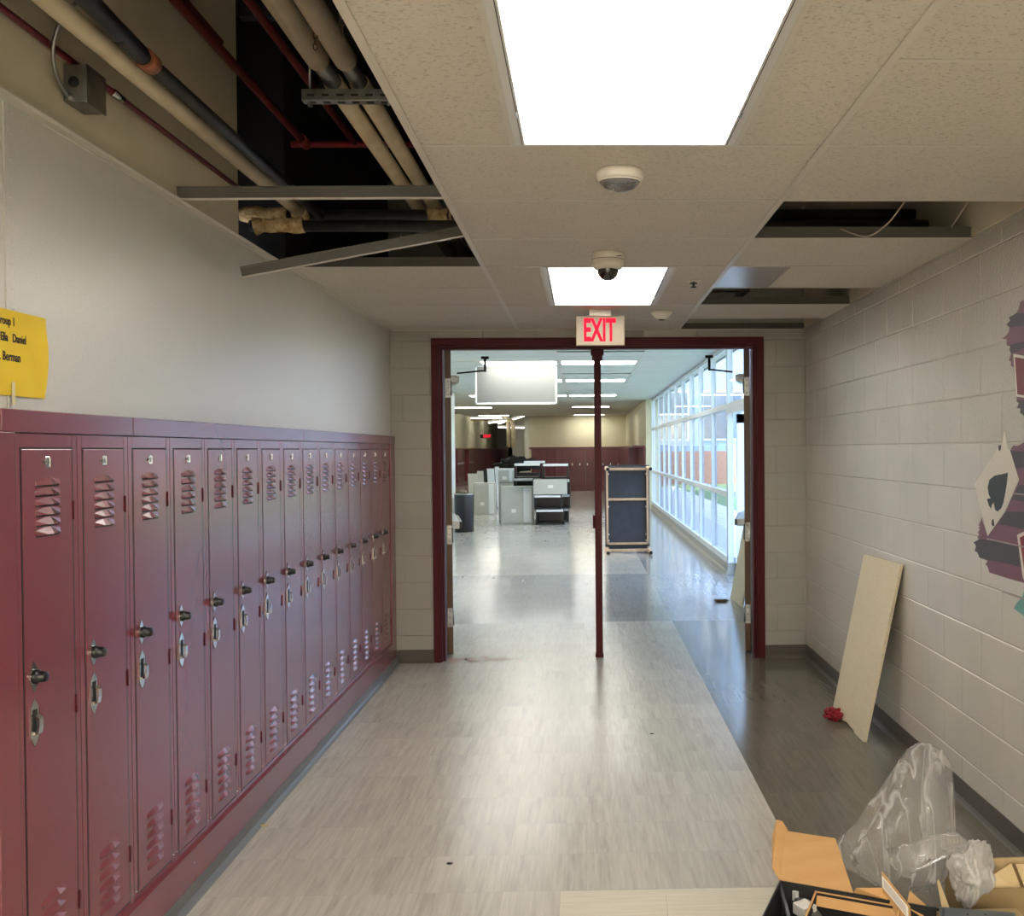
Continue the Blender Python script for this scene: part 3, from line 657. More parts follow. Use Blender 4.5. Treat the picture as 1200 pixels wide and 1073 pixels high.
# ------------------------------------------------------------------ lockers
PW = .2985
def make_locker(detail=True):
    r = empty('locker')
    # local: origin at floor, front-left corner, y along the row, x out of the wall
    D = .30
    b = mb(m_maroon)
    z0, z1 = .192, 1.662; dy0, dy1 = .030, PW-.030; dz0, dz1 = .212, 1.622
    b.box((-D, .0005, z0), (-D+.003, PW-.0005, z1)); b.box((-D, .0005, z0), (-.004, .003, z1)); b.box((-D, PW-.003, z0), (-.004, PW-.0005, z1)); b.box((-D, .0005, z0), (-.004, PW-.0005, z0+.003)); b.box((-D, .0005, z1-.003), (-.004, PW-.0005, z1))
    b.box((-.016, .0007, z0), (0, dy0-.004, z1), .0015); b.box((-.016, dy1+.004, z0), (0, PW-.0007, z1), .0015)
    b.box((-.016, dy0-.004, z0), (-.0008, dy1+.004, dz0-.003), .001); b.box((-.016, dy0-.004, dz1+.003), (-.0008, dy1+.004, z1), .001)
    b.m(m_slit_shade).box((-.03, dy0-.0045, dz0-.0035), (.0004, dy1+.0045, dz1+.0035))  # near-black ring round the door paints the shadow of its gap
    if detail:
        b.m(m_chrome)
        for yy in (.012, PW-.012): b.lathe([(.0028, 0), (.0022, .0018), (0, .002)], (0, yy, .222), axis=(1, 0, 0), n=8)
    b.obj('locker_frame', r)
    d = mb(m_maroon); d.box((-.014, dy0, dz0), (.0015, dy1, dz1), .0022)
    def louvre(zc, cy_=None):
        cy_ = cy_ or (dy0+dy1)/2-.004; hw = .058; X = .0015
        # hooded louvre: flush at top, bulging towards the bottom lip
        top = [(X, cy_-hw, zc+.004), (X, cy_-.01, zc+.011), (X, cy_+.014, zc+.011), (X, cy_+hw, zc+.005)]
        bot = [(X+.0035, cy_-hw+.002, zc-.009), (X+.0095, cy_-.012, zc-.0085), (X+.0095, cy_+.014, zc-.0085), (X+.0035, cy_+hw-.002, zc-.009)]
        base = [(X, cy_-hw, zc-.009), (X, cy_-.012, zc-.009), (X, cy_+.014, zc-.009), (X, cy_+hw, zc-.009)]
        T = [d.bm.verts.new(v) for v in top]; B = [d.bm.verts.new(v) for v in bot]; K = [d.bm.verts.new(v) for v in base]
        d.m(m_maroon); fs = []
        for i in range(3): fs.append(d.bm.faces.new([T[i], T[i+1], B[i+1], B[i]]))
        fs.append(d.bm.faces.new([T[0], B[0], K[0]])); fs.append(d.bm.faces.new([T[3], K[3], B[3]])); d._f(fs)
        d.m(m_slit_shade); d._f([d.bm.faces.new([B[i], B[i+1], K[i+1], K[i]]) for i in range(3)])
        d.box((X-.001, cy_-hw+.003, zc-.0135), (X+.0006, cy_+hw-.003, zc-.0085))
    if detail:
        for k in range(6): louvre(1.536-k*.0262)
        for k in range(6): louvre(.434-k*.0335)
    door = d.obj('door', r)
    if detail:
        q = mb(m_chrome); cy_ = (dy0+dy1)/2-.004; q.box((.0015, cy_-.012, 1.573), (.0035, cy_+.012, 1.603), .003); q.m(m_blackmat)
        for s_ in (-1, 1): q.lathe([(.0032, 0), (.0032, .0015), (0, .0015)], (.0016, cy_+s_*.017, 1.588), axis=(1, 0, 0), n=10)
        q.m(m_steel).box((.0034, cy_-.006, 1.580), (.0042, cy_-.002, 1.596)); q.box((.0034, cy_+.001, 1.580), (.0042, cy_+.006, 1.596))
        q.obj('number_plate', door)
        ky = dy0+.036
        q = mb(m_chrome); out = [(.0, .040), (.012, .022), (.019, .006), (.019, -.006), (.012, -.022), (0, -.040), (-.012, -.022), (-.019, -.006), (-.019, .006), (-.012, .022)]
        q.prism([(.0015, ky+a, 1.035+b_) for a, b_ in out], (.003, 0, 0)); q.m(m_black)
        q.lathe([(.019, .004), (.019, .014), (.0165, .017), (.0145, .018), (.0135, .034), (.011, .037), (0, .037)], (0, ky, 1.035), axis=(1, 0, 0), n=20); q.m(m_chrome).lathe([(.0196, .0045), (.0196, .007)], (0, ky, 1.035), axis=(1, 0, 0), n=20)
        q.obj('combination_lock', door)
        q = mb(m_chrome); hz = .916
        out = [(0, .062), (.010, .050), (.017, .038), (.017, -.038), (.010, -.050), (0, -.062), (-.010, -.050), (-.017, -.038), (-.017, .038), (-.010, .050)]
        q.prism([(.0015, ky+a, hz+b_) for a, b_ in out], (.003, 0, 0)); q.m(m_blackmat).box((.0043, ky-.010, hz-.030), (.0050, ky+.010, hz+.034), .0002)
        q.m(m_chrome)
        q.prism([(.004, ky-.009, hz-.032), (.018, ky-.009, hz-.028), (.021, ky-.009, hz-.010), (.021, ky-.009, hz+.012), (.012, ky-.009, hz+.020), (.012, ky-.009, hz+.014), (.016, ky-.009, hz+.008), (.016, ky-.009, hz-.010), (.013, ky-.009, hz-.022), (.004, ky-.009, hz-.024)], (0, .018, 0))
        q.obj('door_handle', door)
        for z in (1.452, .912, .36):
            q = mb(m_maroondk); q.tube([(.002, dy1+.002, z-.025), (.002, dy1+.002, z+.025)], .0040, 8); q.obj('hinge', door)
    else:
        q = mb(m_chrome); q.box((.0015, .06, 1.0), (.012, .10, 1.09), .003); q.obj('door_handle', door)
    return r
lk = make_locker(); remember(lk)
pos = [2.377-.030+.2885*i+.0007*i*i for i in range(16)]
ords = ['nearest the camera, at the near end of the row', 'second from the near end of the row', 'third from the near end of the row', 'fourth from the near end of the row', 'fifth from the near end of the row', 'sixth from the near end of the row', 'seventh from the near end of the row', 'in the very middle of the row of fifteen', 'seventh from the door wall end', 'sixth from the door wall end', 'fifth from the door wall end', 'fourth from the door wall end', 'third from the door wall end', 'second from the door wall end', 'last in the row, beside the door wall']
for i in range(15):
    o = lk if i == 0 else copy_tree(lk)
    o.location = (XF, pos[i], 0); o.scale = (1, (pos[i+1]-pos[i])/PW, 1)
    tag(o, 'maroon steel locker, '+ords[i], 'locker', 'maroon lockers along the left wall')
# locker surround
YE = pos[15]
b = mb(m_maroon)
for y0, y1 in ((2.29, 2.946), (2.949, 4.722), (4.725, 6.35), (6.353, 7.0)): b.box((XF-.03, y0, 1.664), (XF+.008, y1, 1.722), .002)
struct(b.obj('trim_locker_top'))
b = mb(m_maroon); b.box((XF-.03, 2.262, 0), (XF+.006, pos[0]-.002, 1.664), .002); b.box((XF-.03, YE+.002, .0), (XF+.006, 6.99, 1.664), .002); struct(b.obj('trim_locker_side'))
b = mb(m_maroon); b.box((XF-.03, pos[0], .06), (XF+.010, YE, .183), .002)
b.prism([(XF-.01, pos[0], .183), (XF+.016, pos[0], .181), (XF+.016, pos[0], .187), (XF-.002, pos[0], .193), (XF-.01, pos[0], .193)], (0, YE-pos[0], 0))
b.m(m_chrome)
for yy in (2.8, 3.35, 3.92, 4.5, 5.1, 5.9): b.lathe([(.003, 0), (0, .0015)], (XF+.0101, yy, .13), axis=(1, 0, 0), n=8)
struct(b.obj('trim_locker_kick'))
vbase('baseboard_left', m_vinyl, [((XF+.010, 2.27), (XF+.010, 6.99), (1, 0))], .062)
m_lk = b

# ------------------------------------------------------------------ yellow paper
ya, yb = 2.02, 2.527; z0, z1 = 1.757, 1.974
r = empty('paper_notice', (XL+.006, 2.3, 1.88)); tag(r, 'yellow paper notice taped to the wall above the first locker', 'notice')
b = mb(m_yellow); n = 40
grid = []
for i in range(n+1):
    yy = ya+(yb-ya)*i/n; col = []
    for j in range(9):
        z = z0+(z1-z0)*j/8
        e = max(0, (i/n-.94)/.06); yr = yy
        if i == n: yr = yy-.010+.022*math.sin(min(1, (z-z0)/(z1-z0)*1.1+.05)*PI*.8)
        col.append(b.bm.verts.new((.0015+.004*e*e*(.3+.7*(1-abs(j/8-.55))), yr-2.3, z-1.88)))
    grid.append(col)
for i in range(n):
    for j in range(8): b._f([b.bm.faces.new([grid[i][j], grid[i+1][j], grid[i+1][j+1], grid[i][j+1]])], True)
b.obj('sheet', r)
WALLR = Matrix(((0, 0, 1), (1, 0, 0), (0, 1, 0)))       # facing +X, text runs +Y
rx = Matrix.Identity(4); TQ = [at(17.5, 378, 0, XL+.008), at(30.5, 399.5, 0, XL+.008), at(24, 420, 0, XL+.008)]; TY = [q.y for q in TQ]; TZ = [q.z for q in TQ]
for s_, yy, zz, sz in (('Group 1', TY[0], TZ[0], .030), ('Ella   Daniel', TY[1], TZ[1], .030), ('J. Berman', TY[2], TZ[2], .032)):
    me = text_mesh(s_, sz, m_ink, .0003, .0006, .74, 'RIGHT'); text_obj('lettering', me, r, Matrix.Translation((.0026, yy-2.3, zz-1.88)) @ rx @ WALLR.to_4x4())
b = mb(mat('clear_tape', (222, 212, 160), .25)); b.box((.0045, 2.376-2.3, z0-.022-1.88), (.0050, 2.39-2.3, z0+.035-1.88)); b.obj('tape', r)

# ------------------------------------------------------------------ mural
XM = XR-.0012
def A_(x, y): return (1130+x/5.37, 340+y/5.37)
def B_(x, y): return (1130+x/5.11, 520+y/5.11)
def mpoly(b, pts, lift):
    from mathutils.geometry import tessellate_polygon
    P = [at(u, v, 0, XM-lift) for u, v in pts]; vs = [b.bm.verts.new(p) for p in P]
    for tri in tessellate_polygon([P]):
        try: b._f([b.bm.faces.new([vs[i] for i in tri])])
        except ValueError: pass
r = empty('wall_mural', at(1200, 540, 0, XM)); tag(r, 'painted mural of ragged plum stripes and a white playing card', 'mural')
INV = Matrix.Translation(-r.location)
def mural_part(name, mt, polys, lift):
    b = mb(mt)
    for p_ in polys: mpoly(b, p_, lift)
    o = b.obj(name, r); o.data.transform(INV); return o
RX = 760
up_poly = [A_(*p) for p in [(RX, 40), (376, 60), (350, 75), (345, 110), (330, 140), (305, 158), (280, 170), (290, 190), (265, 215), (285, 235), (280, 262), (262, 285), (240, 305), (268, 310), (265, 345), (290, 350), (284, 375), (295, 400), (280, 440), (295, 450), (292, 475), (310, 485), (318, 560), (330, 640), (330, 700), (345, 710), (330, 740), (355, 745), (350, 770), (376, 790), (RX, 800)]]
lo_poly = [B_(*p) for p in [(320, 12), (295, 8), (275, 38), (328, 215), (250, 400), (140, 552), (112, 470), (104, 440), (98, 462), (84, 488), (95, 492), (84, 505), (94, 512), (80, 530), (90, 545), (76, 560), (92, 570), (55, 590), (70, 610), (62, 640), (78, 650), (90, 680), (140, 700), (125, 720), (140, 735), (150, 770), (250, 802), (357, 832), (760, 850), (760, -20), (357, -10)]]
mural_part('plum_stripes', m_purple, [up_poly, lo_poly], 0)
dk = [[A_(*p) for p in [(330, 145), (280, 170), (290, 190), (265, 215), (285, 235), (376, 222), (RX, 210), (RX, 120)]], [A_(*p) for p in [(268, 347), (290, 352), (284, 375), (297, 400), (376, 365), (RX, 330), (RX, 290), (376, 322)]],
      [A_(*p) for p in [(328, 690), (330, 700), (345, 710), (330, 740), (355, 745), (350, 770), (376, 790), (RX, 800), (RX, 720)]],
      [B_(*p) for p in [(275, 40), (308, 150), (357, 140), (760, 130), (760, 40), (357, 45)]], [B_(*p) for p in [(326, 245), (285, 332), (357, 348), (760, 360), (760, 258)]], [B_(*p) for p in [(250, 402), (205, 478), (357, 512), (760, 530), (760, 420), (262, 405)]],
      [B_(*p) for p in [(92, 568), (55, 590), (70, 610), (62, 640), (78, 650), (90, 680), (130, 692), (240, 712), (357, 742), (760, 760), (760, 640), (330, 617), (240, 590)]]]
for q_ in dk: mural_part('charcoal_stripe', m_mdark, [q_], .0003)
for q_ in [[A_(*p) for p in [(308, 400), (RX, 480), (RX, 740), (328, 668)]], [B_(*p) for p in [(316, 545), (357, 525), (760, 500), (760, 860), (357, 815), (350, 800), (326, 620)]], [A_(*p) for p in [(232, 1000), (252, 885), (262, 930), (275, 990)]]]: mural_part('white_outline', m_mwhite, [q_], .0006)
mural_part('red_shape', m_mred, [[A_(*p) for p in [(318, 420), (RX, 498), (RX, 715), (334, 655)]]], .0009)
mural_part('crimson_shape', m_mred2, [[B_(*p) for p in [(332, 560), (357, 548), (760, 520), (760, 840), (366, 800), (340, 625)]]], .0009)
mural_part('playing_card', m_mwhite, [[B_(*p) for p in [(60, 245), (120, 150), (205, 20), (240, 8), (275, 40), (328, 215), (240, 410), (140, 552)]]], .0009)
mural_part('spade_mark', m_mblack, [[B_(*p) for p in [(150, 215), (180, 190), (220, 182), (262, 172), (255, 240), (245, 300), (235, 350), (222, 385), (200, 405), (185, 395), (175, 350), (165, 365), (160, 390), (148, 370), (135, 330), (158, 325), (145, 300), (140, 260)]], [B_(*p) for p in [(203, 10), (222, 8), (220, 30), (212, 44), (205, 36)]], [B_(*p) for p in [(165, 455), (176, 450), (181, 488), (170, 494), (163, 480)]]], .0012)
mural_part('teal_shape', m_mteal, [[B_(*p) for p in [(296, 985), (315, 950), (345, 920), (357, 880), (760, 850), (760, 1050), (357, 1030)]]], .0006)
jl = []
for k, z in ((6, 1.2192), (5, 1.016), (7, 1.4224)): pass
b = mb(m_mgrey)
for k in (5, 6, 7):
    z = .2032*k; b.box((XM-.0016, 3.0, z-.003), (XM-.0004, {5: 3.72, 6: 3.86, 7: 3.62}[k], z+.003))
o = b.obj('joint_lines', r); o.data.transform(INV)

# ------------------------------------------------------------------ door frame, post, doors
b = mb(m_maroondk)
fx0, fx1, fz = -1.143, 1.387, 2.462
def fr_profile(b, x, s):     # vertical jamb at outer edge x, s=+1 goes right
    b.box((x, YD-.012, 0), (x+s*.05, YD+.03, fz-.05), .002)
    b.box((x+s*.044, YD+.0, 0), (x+s*.062, YD+.212, fz-.05), .001)
    b.box((x+s*.062, YD+.035, 0), (x+s*.080, YD+.12, fz-.06), .002)
    b.box((x, YD+.19, 0), (x+s*.05, YD+.215, fz-.05), .002)
fr_profile(b, fx0, 1); fr_profile(b, fx1, -1)
b.box((fx0, YD-.012, fz-.05), (fx1, YD+.03, fz), .002); b.box((fx0+.044, YD, fz-.062), (fx1-.044, YD+.212, fz-.044)); b.box((fx0+.06, YD+.035, fz-.082), (fx1-.06, YD+.12, fz-.06), .002)
b.box((fx0, YD+.19, fz-.05), (fx1, YD+.215, fz), .002)
struct(b.obj('trim_door_frame'))
PX = .117
r = empty('mullion_post', (PX, 7.16, 0)); tag(r, 'dark maroon steel post standing in the middle of the double doorway', 'door post')
b = mb(m_maroondk); b.box((-.027, -.03, 0), (.027, .03, 2.38), .004); b.obj('post', r)
b = mb(m_maroondk); b.box((-.05, -.032, 2.34), (.05, .032, 2.381), .004); b.box((-.04, -.031, 2.30), (.04, .031, 2.34), .004); b.obj('top_bracket', r)
b = mb(m_maroondk); b.box((-.044, -.02, 1.0), (-.027, .03, 1.10), .004); b.obj('strike', r)
b = mb(m_maroondk); b.box((-.032, -.036, 0), (.032, .036, .03), .004); b.obj('foot', r)
def door_leaf(name, hx, hy, side, ang):
    """side -1: hinged on the left jamb; leaf runs from the hinge, ang from +Y outwards"""
    r = empty(name, (hx, hy, 0), ang*(-side)*-1 if False else side*-ang); struct(r)
    # local: leaf along +y, thickness in x outward (away from the opening centre)
    s = side
    b = mb(m_wood); b.box((0, 0, .012), (s*.046, 1.16, 2.398), .001); b.m(mat('door_face', (120, 88, 58), .4)).box((-s*.001, .004, .014), (0, 1.156, 2.396)); b.obj('leaf', r)
    for z in (.30, .95, 2.10):
        b = mb(m_steel); b.box((s*.002, -.002, z-.075), (s*.044, .001, z+.075), .001); b.tube([(-s*.003, -.005, z-.06), (-s*.003, -.005, z+.06)], .006, 10); b.m(m_blackmat)
        for q in (-.05, 0, .05): b.box((s*.018, -.0028, z+q-.004), (s*.026, -.002, z+q+.004))
        b.obj('hinge', r)
    b = mb(m_steel); b.box((-s*.055, .24, 2.155), (-s*.001, .50, 2.22), .004); b.box((-s*.075, .25, 2.165), (-s*.05, .45, 2.215), .004); b.obj('closer_body', r)
    b = mb(m_alu); b.box((-s*.062, .12, .985), (-s*.001, 1.06, 1.045), .006); b.m(m_black).box((-s*.085, .14, .99), (-s*.060, .95, 1.04), .006); b.obj('push_bar', r)
    return r
LAng, RAng = math.atan2(.172, .985), math.atan2(.205, .98)
d1 = door_leaf('door_1', -1.030, 7.262, -1, -LAng); d1.rotation_euler = (0, 0, LAng)
d2 = door_leaf('door_2', 1.275, 7.262, 1, RAng); d2.rotation_euler = (0, 0, -RAng)
for (x0, x1, dd) in ((-1.12, -.76, d1), (1.33, 1.00, d2)):
    s = 1 if x1 > x0 else -1
    b = mb(m_blackmat); b.tube([(x0+s*.11, 7.50, 2.235), (x1, 7.25, 2.235)], .007, 8); b.tube([(x1, 7.25, 2.225), (x1, 7.25, 2.33)], .010, 8); b.box((x1-.03, 7.235, 2.325), (x1+.03, 7.262, 2.345), .003)
    o = b.obj('closer_arm'); o.parent = dd; bpy.context.view_layer.update(); o.matrix_parent_inverse = dd.matrix_world.inverted()

# ------------------------------------------------------------------ far hall shell
YB = 36.3
w = mb(m_farblock)
w.box((-2.1, YB, 0), (2.1, YB+.2, ZF+.4)); struct(w.obj('wall_far_end'))
w = mb(m_farblock); w.box((1.70, 24.75, 0), (2.1, YB, ZF+.4)); struct(w.obj('wall_far_right'))
w = mb(mat('hall_white_wall', (214, 222, 218), .5)); w.box((-3.35, YD+.2, 0), (-2.98, 21.6, ZF+.4)); struct(w.obj('wall_hall_left'))
w = mb(m_farblock); w.box((-4.6, 21.4, 0), (-4.45, 32, ZF+.4)); w.box((-5.75, 32, 0), (-4.45, 32.2, ZF+.4)); w.box((-5.9, 32, 0), (-5.75, 72, ZF+1.2)); w.box((-4.5, 21.4, 0), (-3.2, 21.6, ZF+.4)); struct(w.obj('wall_far_left'))
w = mb(mat('far_passage_wall', (200, 200, 188), .5)); w.box((-6, 62, 0), (-2.0, 62.2, 4.2)); w.box((-2.3, YB+.2, 0), (-2.1, 62, 4.2)); w.box((-3.7, 46, 0), (-2.3, 46.2, 4.2)); w.box((-3.7, 46, 0), (-3.5, 62, 4.2)); struct(w.obj('wall_passage'))
# ceiling of the hall
b = mb(m_tilefar)
fx = [-4.5, -4.015, -2.795, -1.575, -.355, .865, WX+.12]
yr0 = 7.25; rows = []; y = 13.30
ylist = [7.25]
yy = 7.82
while yy < YB-.1: ylist.append(yy); yy += .6096
ylist.append(YB)
FL = []          # (col index, row index) that are lights
def row_at(yc): return min(range(len(ylist)-1), key=lambda i: abs((ylist[i]+ylist[i+1])/2-yc))
lights_far = [(4, 14.1), (3, 14.1), (4, 17.8), (3, 17.8), (4, 22.9), (3, 22.9), (2, 22.9), (4, 29.1), (1, 29.1), (4, 35.3), (1, 35.3), (3, 11.4)]
lit = {(c, row_at(y_)) for c, y_ in lights_far}
slots = {(4, row_at(12.3)), (4, row_at(16.0))}
for i in range(len(ylist)-1):
    for c in range(6):
        if (c, i) in lit: continue
        y0, y1 = ylist[i], ylist[i+1]
        x0, x1 = fx[c], fx[c+1]
        if (c, i) in slots: y1 = y1-.16
        b.box((x0+.003, y0+.003, ZF), (x1-.003, y1-.003, ZF+.016))
struct(b.obj('ceiling_far'))
b = mb(m_grid)
for x in fx[1:-1]: b.box((x-.012, 7.25, ZF-.003), (x+.012, YB, ZF-.001)); b.box((x-.0015, 7.25, ZF), (x+.0015, YB, ZF+.03))
for yv in ylist[1:-1]: b.box((-4.45, yv-.008, ZF-.002), (WX+.1, yv+.008, ZF-.0005))
struct(b.obj('ceiling_far_grid'))
b = mb(m_deck); b.box((-9, 7.23, ZF+.12), (2.3, YB+.2, ZF+.5)); b.box((-9, YB+.2, 4.2), (0, 76, 4.4)); b.box((-9, YB, ZF+.3), (-2, YB+.2, 4.3)); b.box((-9.1, -7, -.1), (-9, 76, 4.3)); b.box((-9, 75.9, 0), (0, 76, 4.3)); struct(b.obj('ceiling_far_deck'))
names_far = {(4, 14.1): 'lit strip in the far hall ceiling, nearest one right of the post', (3, 14.1): 'lit strip directly above the hanging lens panel in the far hall', (4, 17.8): 'second lit strip from the doorway in the column behind the post', (3, 17.8): 'lit strip peeking out right of the hanging lens panel', (4, 22.9): 'third lit strip from the doorway in the column behind the post', (3, 22.9): 'far hall strip light hidden behind the hanging lens panel', (2, 22.9): 'short lit strip just left of the hanging lens panel', (4, 29.1): 'fourth lit strip from the doorway in the column behind the post', (1, 29.1): 'lit strip beside the pale corner of the hall, below the panel left edge', (4, 35.3): 'farthest lit strip, over the back wall behind the post', (1, 35.3): 'farthest left lit strip above the hanging red exit sign', (3, 11.4): 'first hall light just beyond the door header'}
first = None
for c, y_ in lights_far:
    i = row_at(y_); y0, y1 = ylist[i], ylist[i+1]; x0, x1 = fx[c], fx[c+1]
    if first is None:
        first = empty('ceiling_light'); fr = mb(m_lighttrim); hx, hy = .6, .30
        for a, c_ in (((-hx, -hy, -.004), (-hx+.03, hy, .05)), ((hx-.03, -hy, -.004), (hx, hy, .05)), ((-hx, -hy, -.004), (hx, -hy+.03, .05)), ((-hx, hy-.03, -.004), (hx, hy, .05)), ((-hx, -hy, .05), (hx, hy, .08))): fr.box(a, c_)
        fr.obj('frame', first); ln = mb(emit('hall_lens', (255, 252, 242), 10.5)); ln.box((-hx+.03, -hy+.03, -.002), (hx-.03, hy-.03, .02)); ln.obj('lens', first); remember(first); o = first
    else: o = copy_tree(first)
    o.location = ((x0+x1)/2, (y0+y1)/2, ZF); tag(o, names_far[(c, y_)], 'ceiling light', 'strip lights of the far hall')
# lens door hanging open
b = empty('light_lens_panel', (-1.04, 14.55, ZF-.0)); b.scale = (1.035, 1, 1.0); tag(b, 'white lens panel hanging open below the far hall ceiling', 'light panel')
q = mb(m_alu)
for a, c_ in (((-.62, -.012, -.62), (-.595, .012, 0)), ((.595, -.012, -.62), (.62, .012, 0)), ((-.62, -.012, -.62), (.62, .012, -.59)), ((-.62, -.012, -.03), (.62, .012, 0))): q.box(a, c_, .003)
q.obj('frame', b); q = mb(mat('lens_sheet', (112, 114, 112), .5)); q.box((-.6, -.004, -.6), (.6, .004, -.02)); q.obj('sheet', b)

# ------------------------------------------------------------------ window wall
mulls = [24.6, 23.9, 22.45, 21.05, 19.85, 18.45, 17.1, 15.75, 14.55, 13.15, 11.72]
thick = {19.85, 14.55, 24.6, 9.4}
b = mb(m_alu); ZT = ZF-.02
for y_ in mulls+[9.4, 8.3]:
    hw = .042 if y_ in thick else .024
    if y_ == 11.72: hw = .05
    b.box((WX, y_-hw, .16), (WX+.075, y_+hw, ZT), .004)
for z in (2.15, 1.03): 
    ya_ = 7.25 if z > 2 else 11.72
    b.box((WX-.006, ya_, z-.035), (WX+.11, 24.6, z+.035), .004)
b.box((WX, 11.72, .14), (WX+.11, 24.6, .22), .004); b.box((WX, 7.25, ZT-.05), (WX+.11, 24.6, ZT), .004); b.box((WX-.004, 7.25, 2.05), (WX+.11, 11.72, 2.13), .004)
b.box((WX, 7.25, .14), (WX+.11, 9.4, .2), .004)
wf = struct(b.obj('window_1'))
b = mb(m_alugrey); b.box((WX, 11.72, 0), (WX+.12, 24.7, .145), .004); b.box((WX, 7.25, 0), (WX+.12, 9.4, .145), .004); b.prism([(WX, 11.72, 0), (WX-.02, 11.72, 0), (WX-.012, 11.72, .03), (WX, 11.72, .05)], (0, 12.95, 0)); b.obj('window_sill', wf)
b = mb(m_glass); b.poly([(WX+.022, 11.72, .18), (WX+.022, 24.6, .18), (WX+.022, 24.6, ZT), (WX+.022, 11.72, ZT)]); b.poly([(WX+.022, 7.25, 2.1), (WX+.022, 11.72, 2.1), (WX+.022, 11.72, ZT), (WX+.022, 7.25, ZT)]); b.poly([(WX+.022, 7.25, .18), (WX+.022, 9.4, .18), (WX+.022, 9.4, 2.1), (WX+.022, 7.25, 2.1)]); b.obj('pane', wf)
# exit door standing open outwards
r = empty('door_3', (WX+.11, 11.66, 0)); struct(r)
b = mb(m_alu)
for a, c_ in (((0, -.045, .01), (.10, 0, 2.05)), ((.93, -.045, .01), (1.03, 0, 2.05)), ((0, -.045, 1.93), (1.03, 0, 2.05)), ((0, -.045, .01), (1.03, 0, .22))): b.box(a, c_, .003)
b.obj('door_frame', r); b = mb(m_glass); b.poly([(.1, -.02, .22), (.93, -.02, .22), (.93, -.02, 1.93), (.1, -.02, 1.93)]); b.obj('pane', r)

# ------------------------------------------------------------------ outdoors
b = mb(m_lawn); b.box((2.05, -20, -.3), (60, 90, -.08)); struct(b.obj('floor_lawn'))
b = mb(m_walk); b.box((2.05, 2, -.08), (4.0, 40, -.02)); b.box((4, 7, -.08), (14, 10.5, -.03)); struct(b.obj('floor_walk'))
r = empty('school_wing', (2.6, 44, 0)); tag(r, 'pale blue grey wing with brick base closing the far end of the lawn', 'building')
b = mb(m_facade); b.box((0, 0, 1.5), (40, 8, 12)); b.obj('upper_wall', r)
b = mb(m_brick); b.box((0, 0, -.3), (40, 8, 1.5)); b.obj('brick_base', r)
for k in range(9):
    q = mb(m_alu); q.box((.5+k*2.6, -.06, 2.0), (2.5+k*2.6, -.01, 4.4)); q.box((.5+k*2.6, -.06, 6.4), (2.5+k*2.6, -.01, 8.8)); q = q.obj('window', r)
    g2 = mb(m_fglass); g2.box((.6+k*2.6, -.08, 2.1), (2.4+k*2.6, -.055, 4.3)); g2.box((.6+k*2.6, -.08, 6.5), (2.4+k*2.6, -.055, 8.7)); g2.obj('pane', q)
r = empty('school_building', (15, 20, 0)); tag(r, 'pale building with brick base and windows across the lawn', 'building')
b = mb(m_facade); b.box((0, -30, 1.6), (6, 50, 10)); b.obj('upper_wall', r)
b = mb(m_brick); b.box((0, -30, -.3), (6, 50, 1.6)); b.obj('brick_base', r)
b = mb(m_white); b.box((-.3, -30, 10), (6.3, 50, 10.4)); b.obj('roof_edge', r)
pr = None
for k in range(14):
    if pr is None:
        pr = mb(m_alu); pr.box((-.06, -1.3, 1.9), (-.01, 1.3, 3.9)); pr = pr.obj('window', r)
        gq = mb(m_fglass); gq.box((-.08, -1.2, 2.0), (-.055, -.05, 3.8)); gq.box((-.08, .05, 2.0), (-.055, 1.2, 3.8)); gq = gq.obj('pane', pr)
    else:
        c1 = pr.copy(); C.objects.link(c1); c1.parent = r; c2 = gq.copy(); C.objects.link(c2); c2.parent = c1; c1.location = (0, -24+k*4.2, 0)
pr.location = (0, -24, 0)

# ------------------------------------------------------------------ leaning ceiling tiles
def slab(name, label, cat, corners, th, mt, nrm):
    """corners: 4 pts of the front face; thickness along nrm"""
    b = mb(mt); n = Vector(nrm).normalized()*th; b.prism([Vector(c_) for c_ in corners], n)
    return tag(b.obj(name), label, cat)
p1 = Vector((1.505, 5.56, 0)); p2 = Vector((1.52, 4.98, 0))
q1 = Vector((1.685, 5.50, .965)); q2 = Vector((1.688, 4.87, .985))
def ragged(a, c_, n_):
    out = []
    for i in range(n_+1):
        s_ = i/n_; p = a.lerp(c_, s_); out.append(p)
    return out
n = (p2-p1).cross(q1-p1).normalized()
if n.x < 0: n = -n
bot = [p1, p1.lerp(p2, .30)+Vector((0, 0, .004)), p1.lerp(p2, .45)+Vector((.006, 0, .018)), p1.lerp(p2, .68)+Vector((.004, 0, .010)), p1.lerp(p2, .74)+Vector((0, 0, .002)), p2]
b = mb(tile_mat('loose_tile', (216, 206, 178), (196, 184, 152), .35)); b.prism(bot+[q2, q1], n*.018)
tag(b.obj('ceiling_tile'), 'removed beige ceiling tile leaning on the right wall, near the red rag', 'ceiling tile')
b = mb(MATS['loose_tile']); a1 = Vector((1.57, 9.86, 0)); a2 = Vector((1.60, 9.30, 0)); c1 = Vector((1.80, 9.86, 1.2)); c2 = Vector((1.80, 9.34, 1.2))
n = (a2-a1).cross(c1-a1).normalized(); n = n if n.x > 0 else -n
b.prism([a1, a2, c2, c1], n*.018); tag(b.obj('ceiling_tile'), 'pale ceiling tile leaning behind the right door leaf', 'ceiling tile')
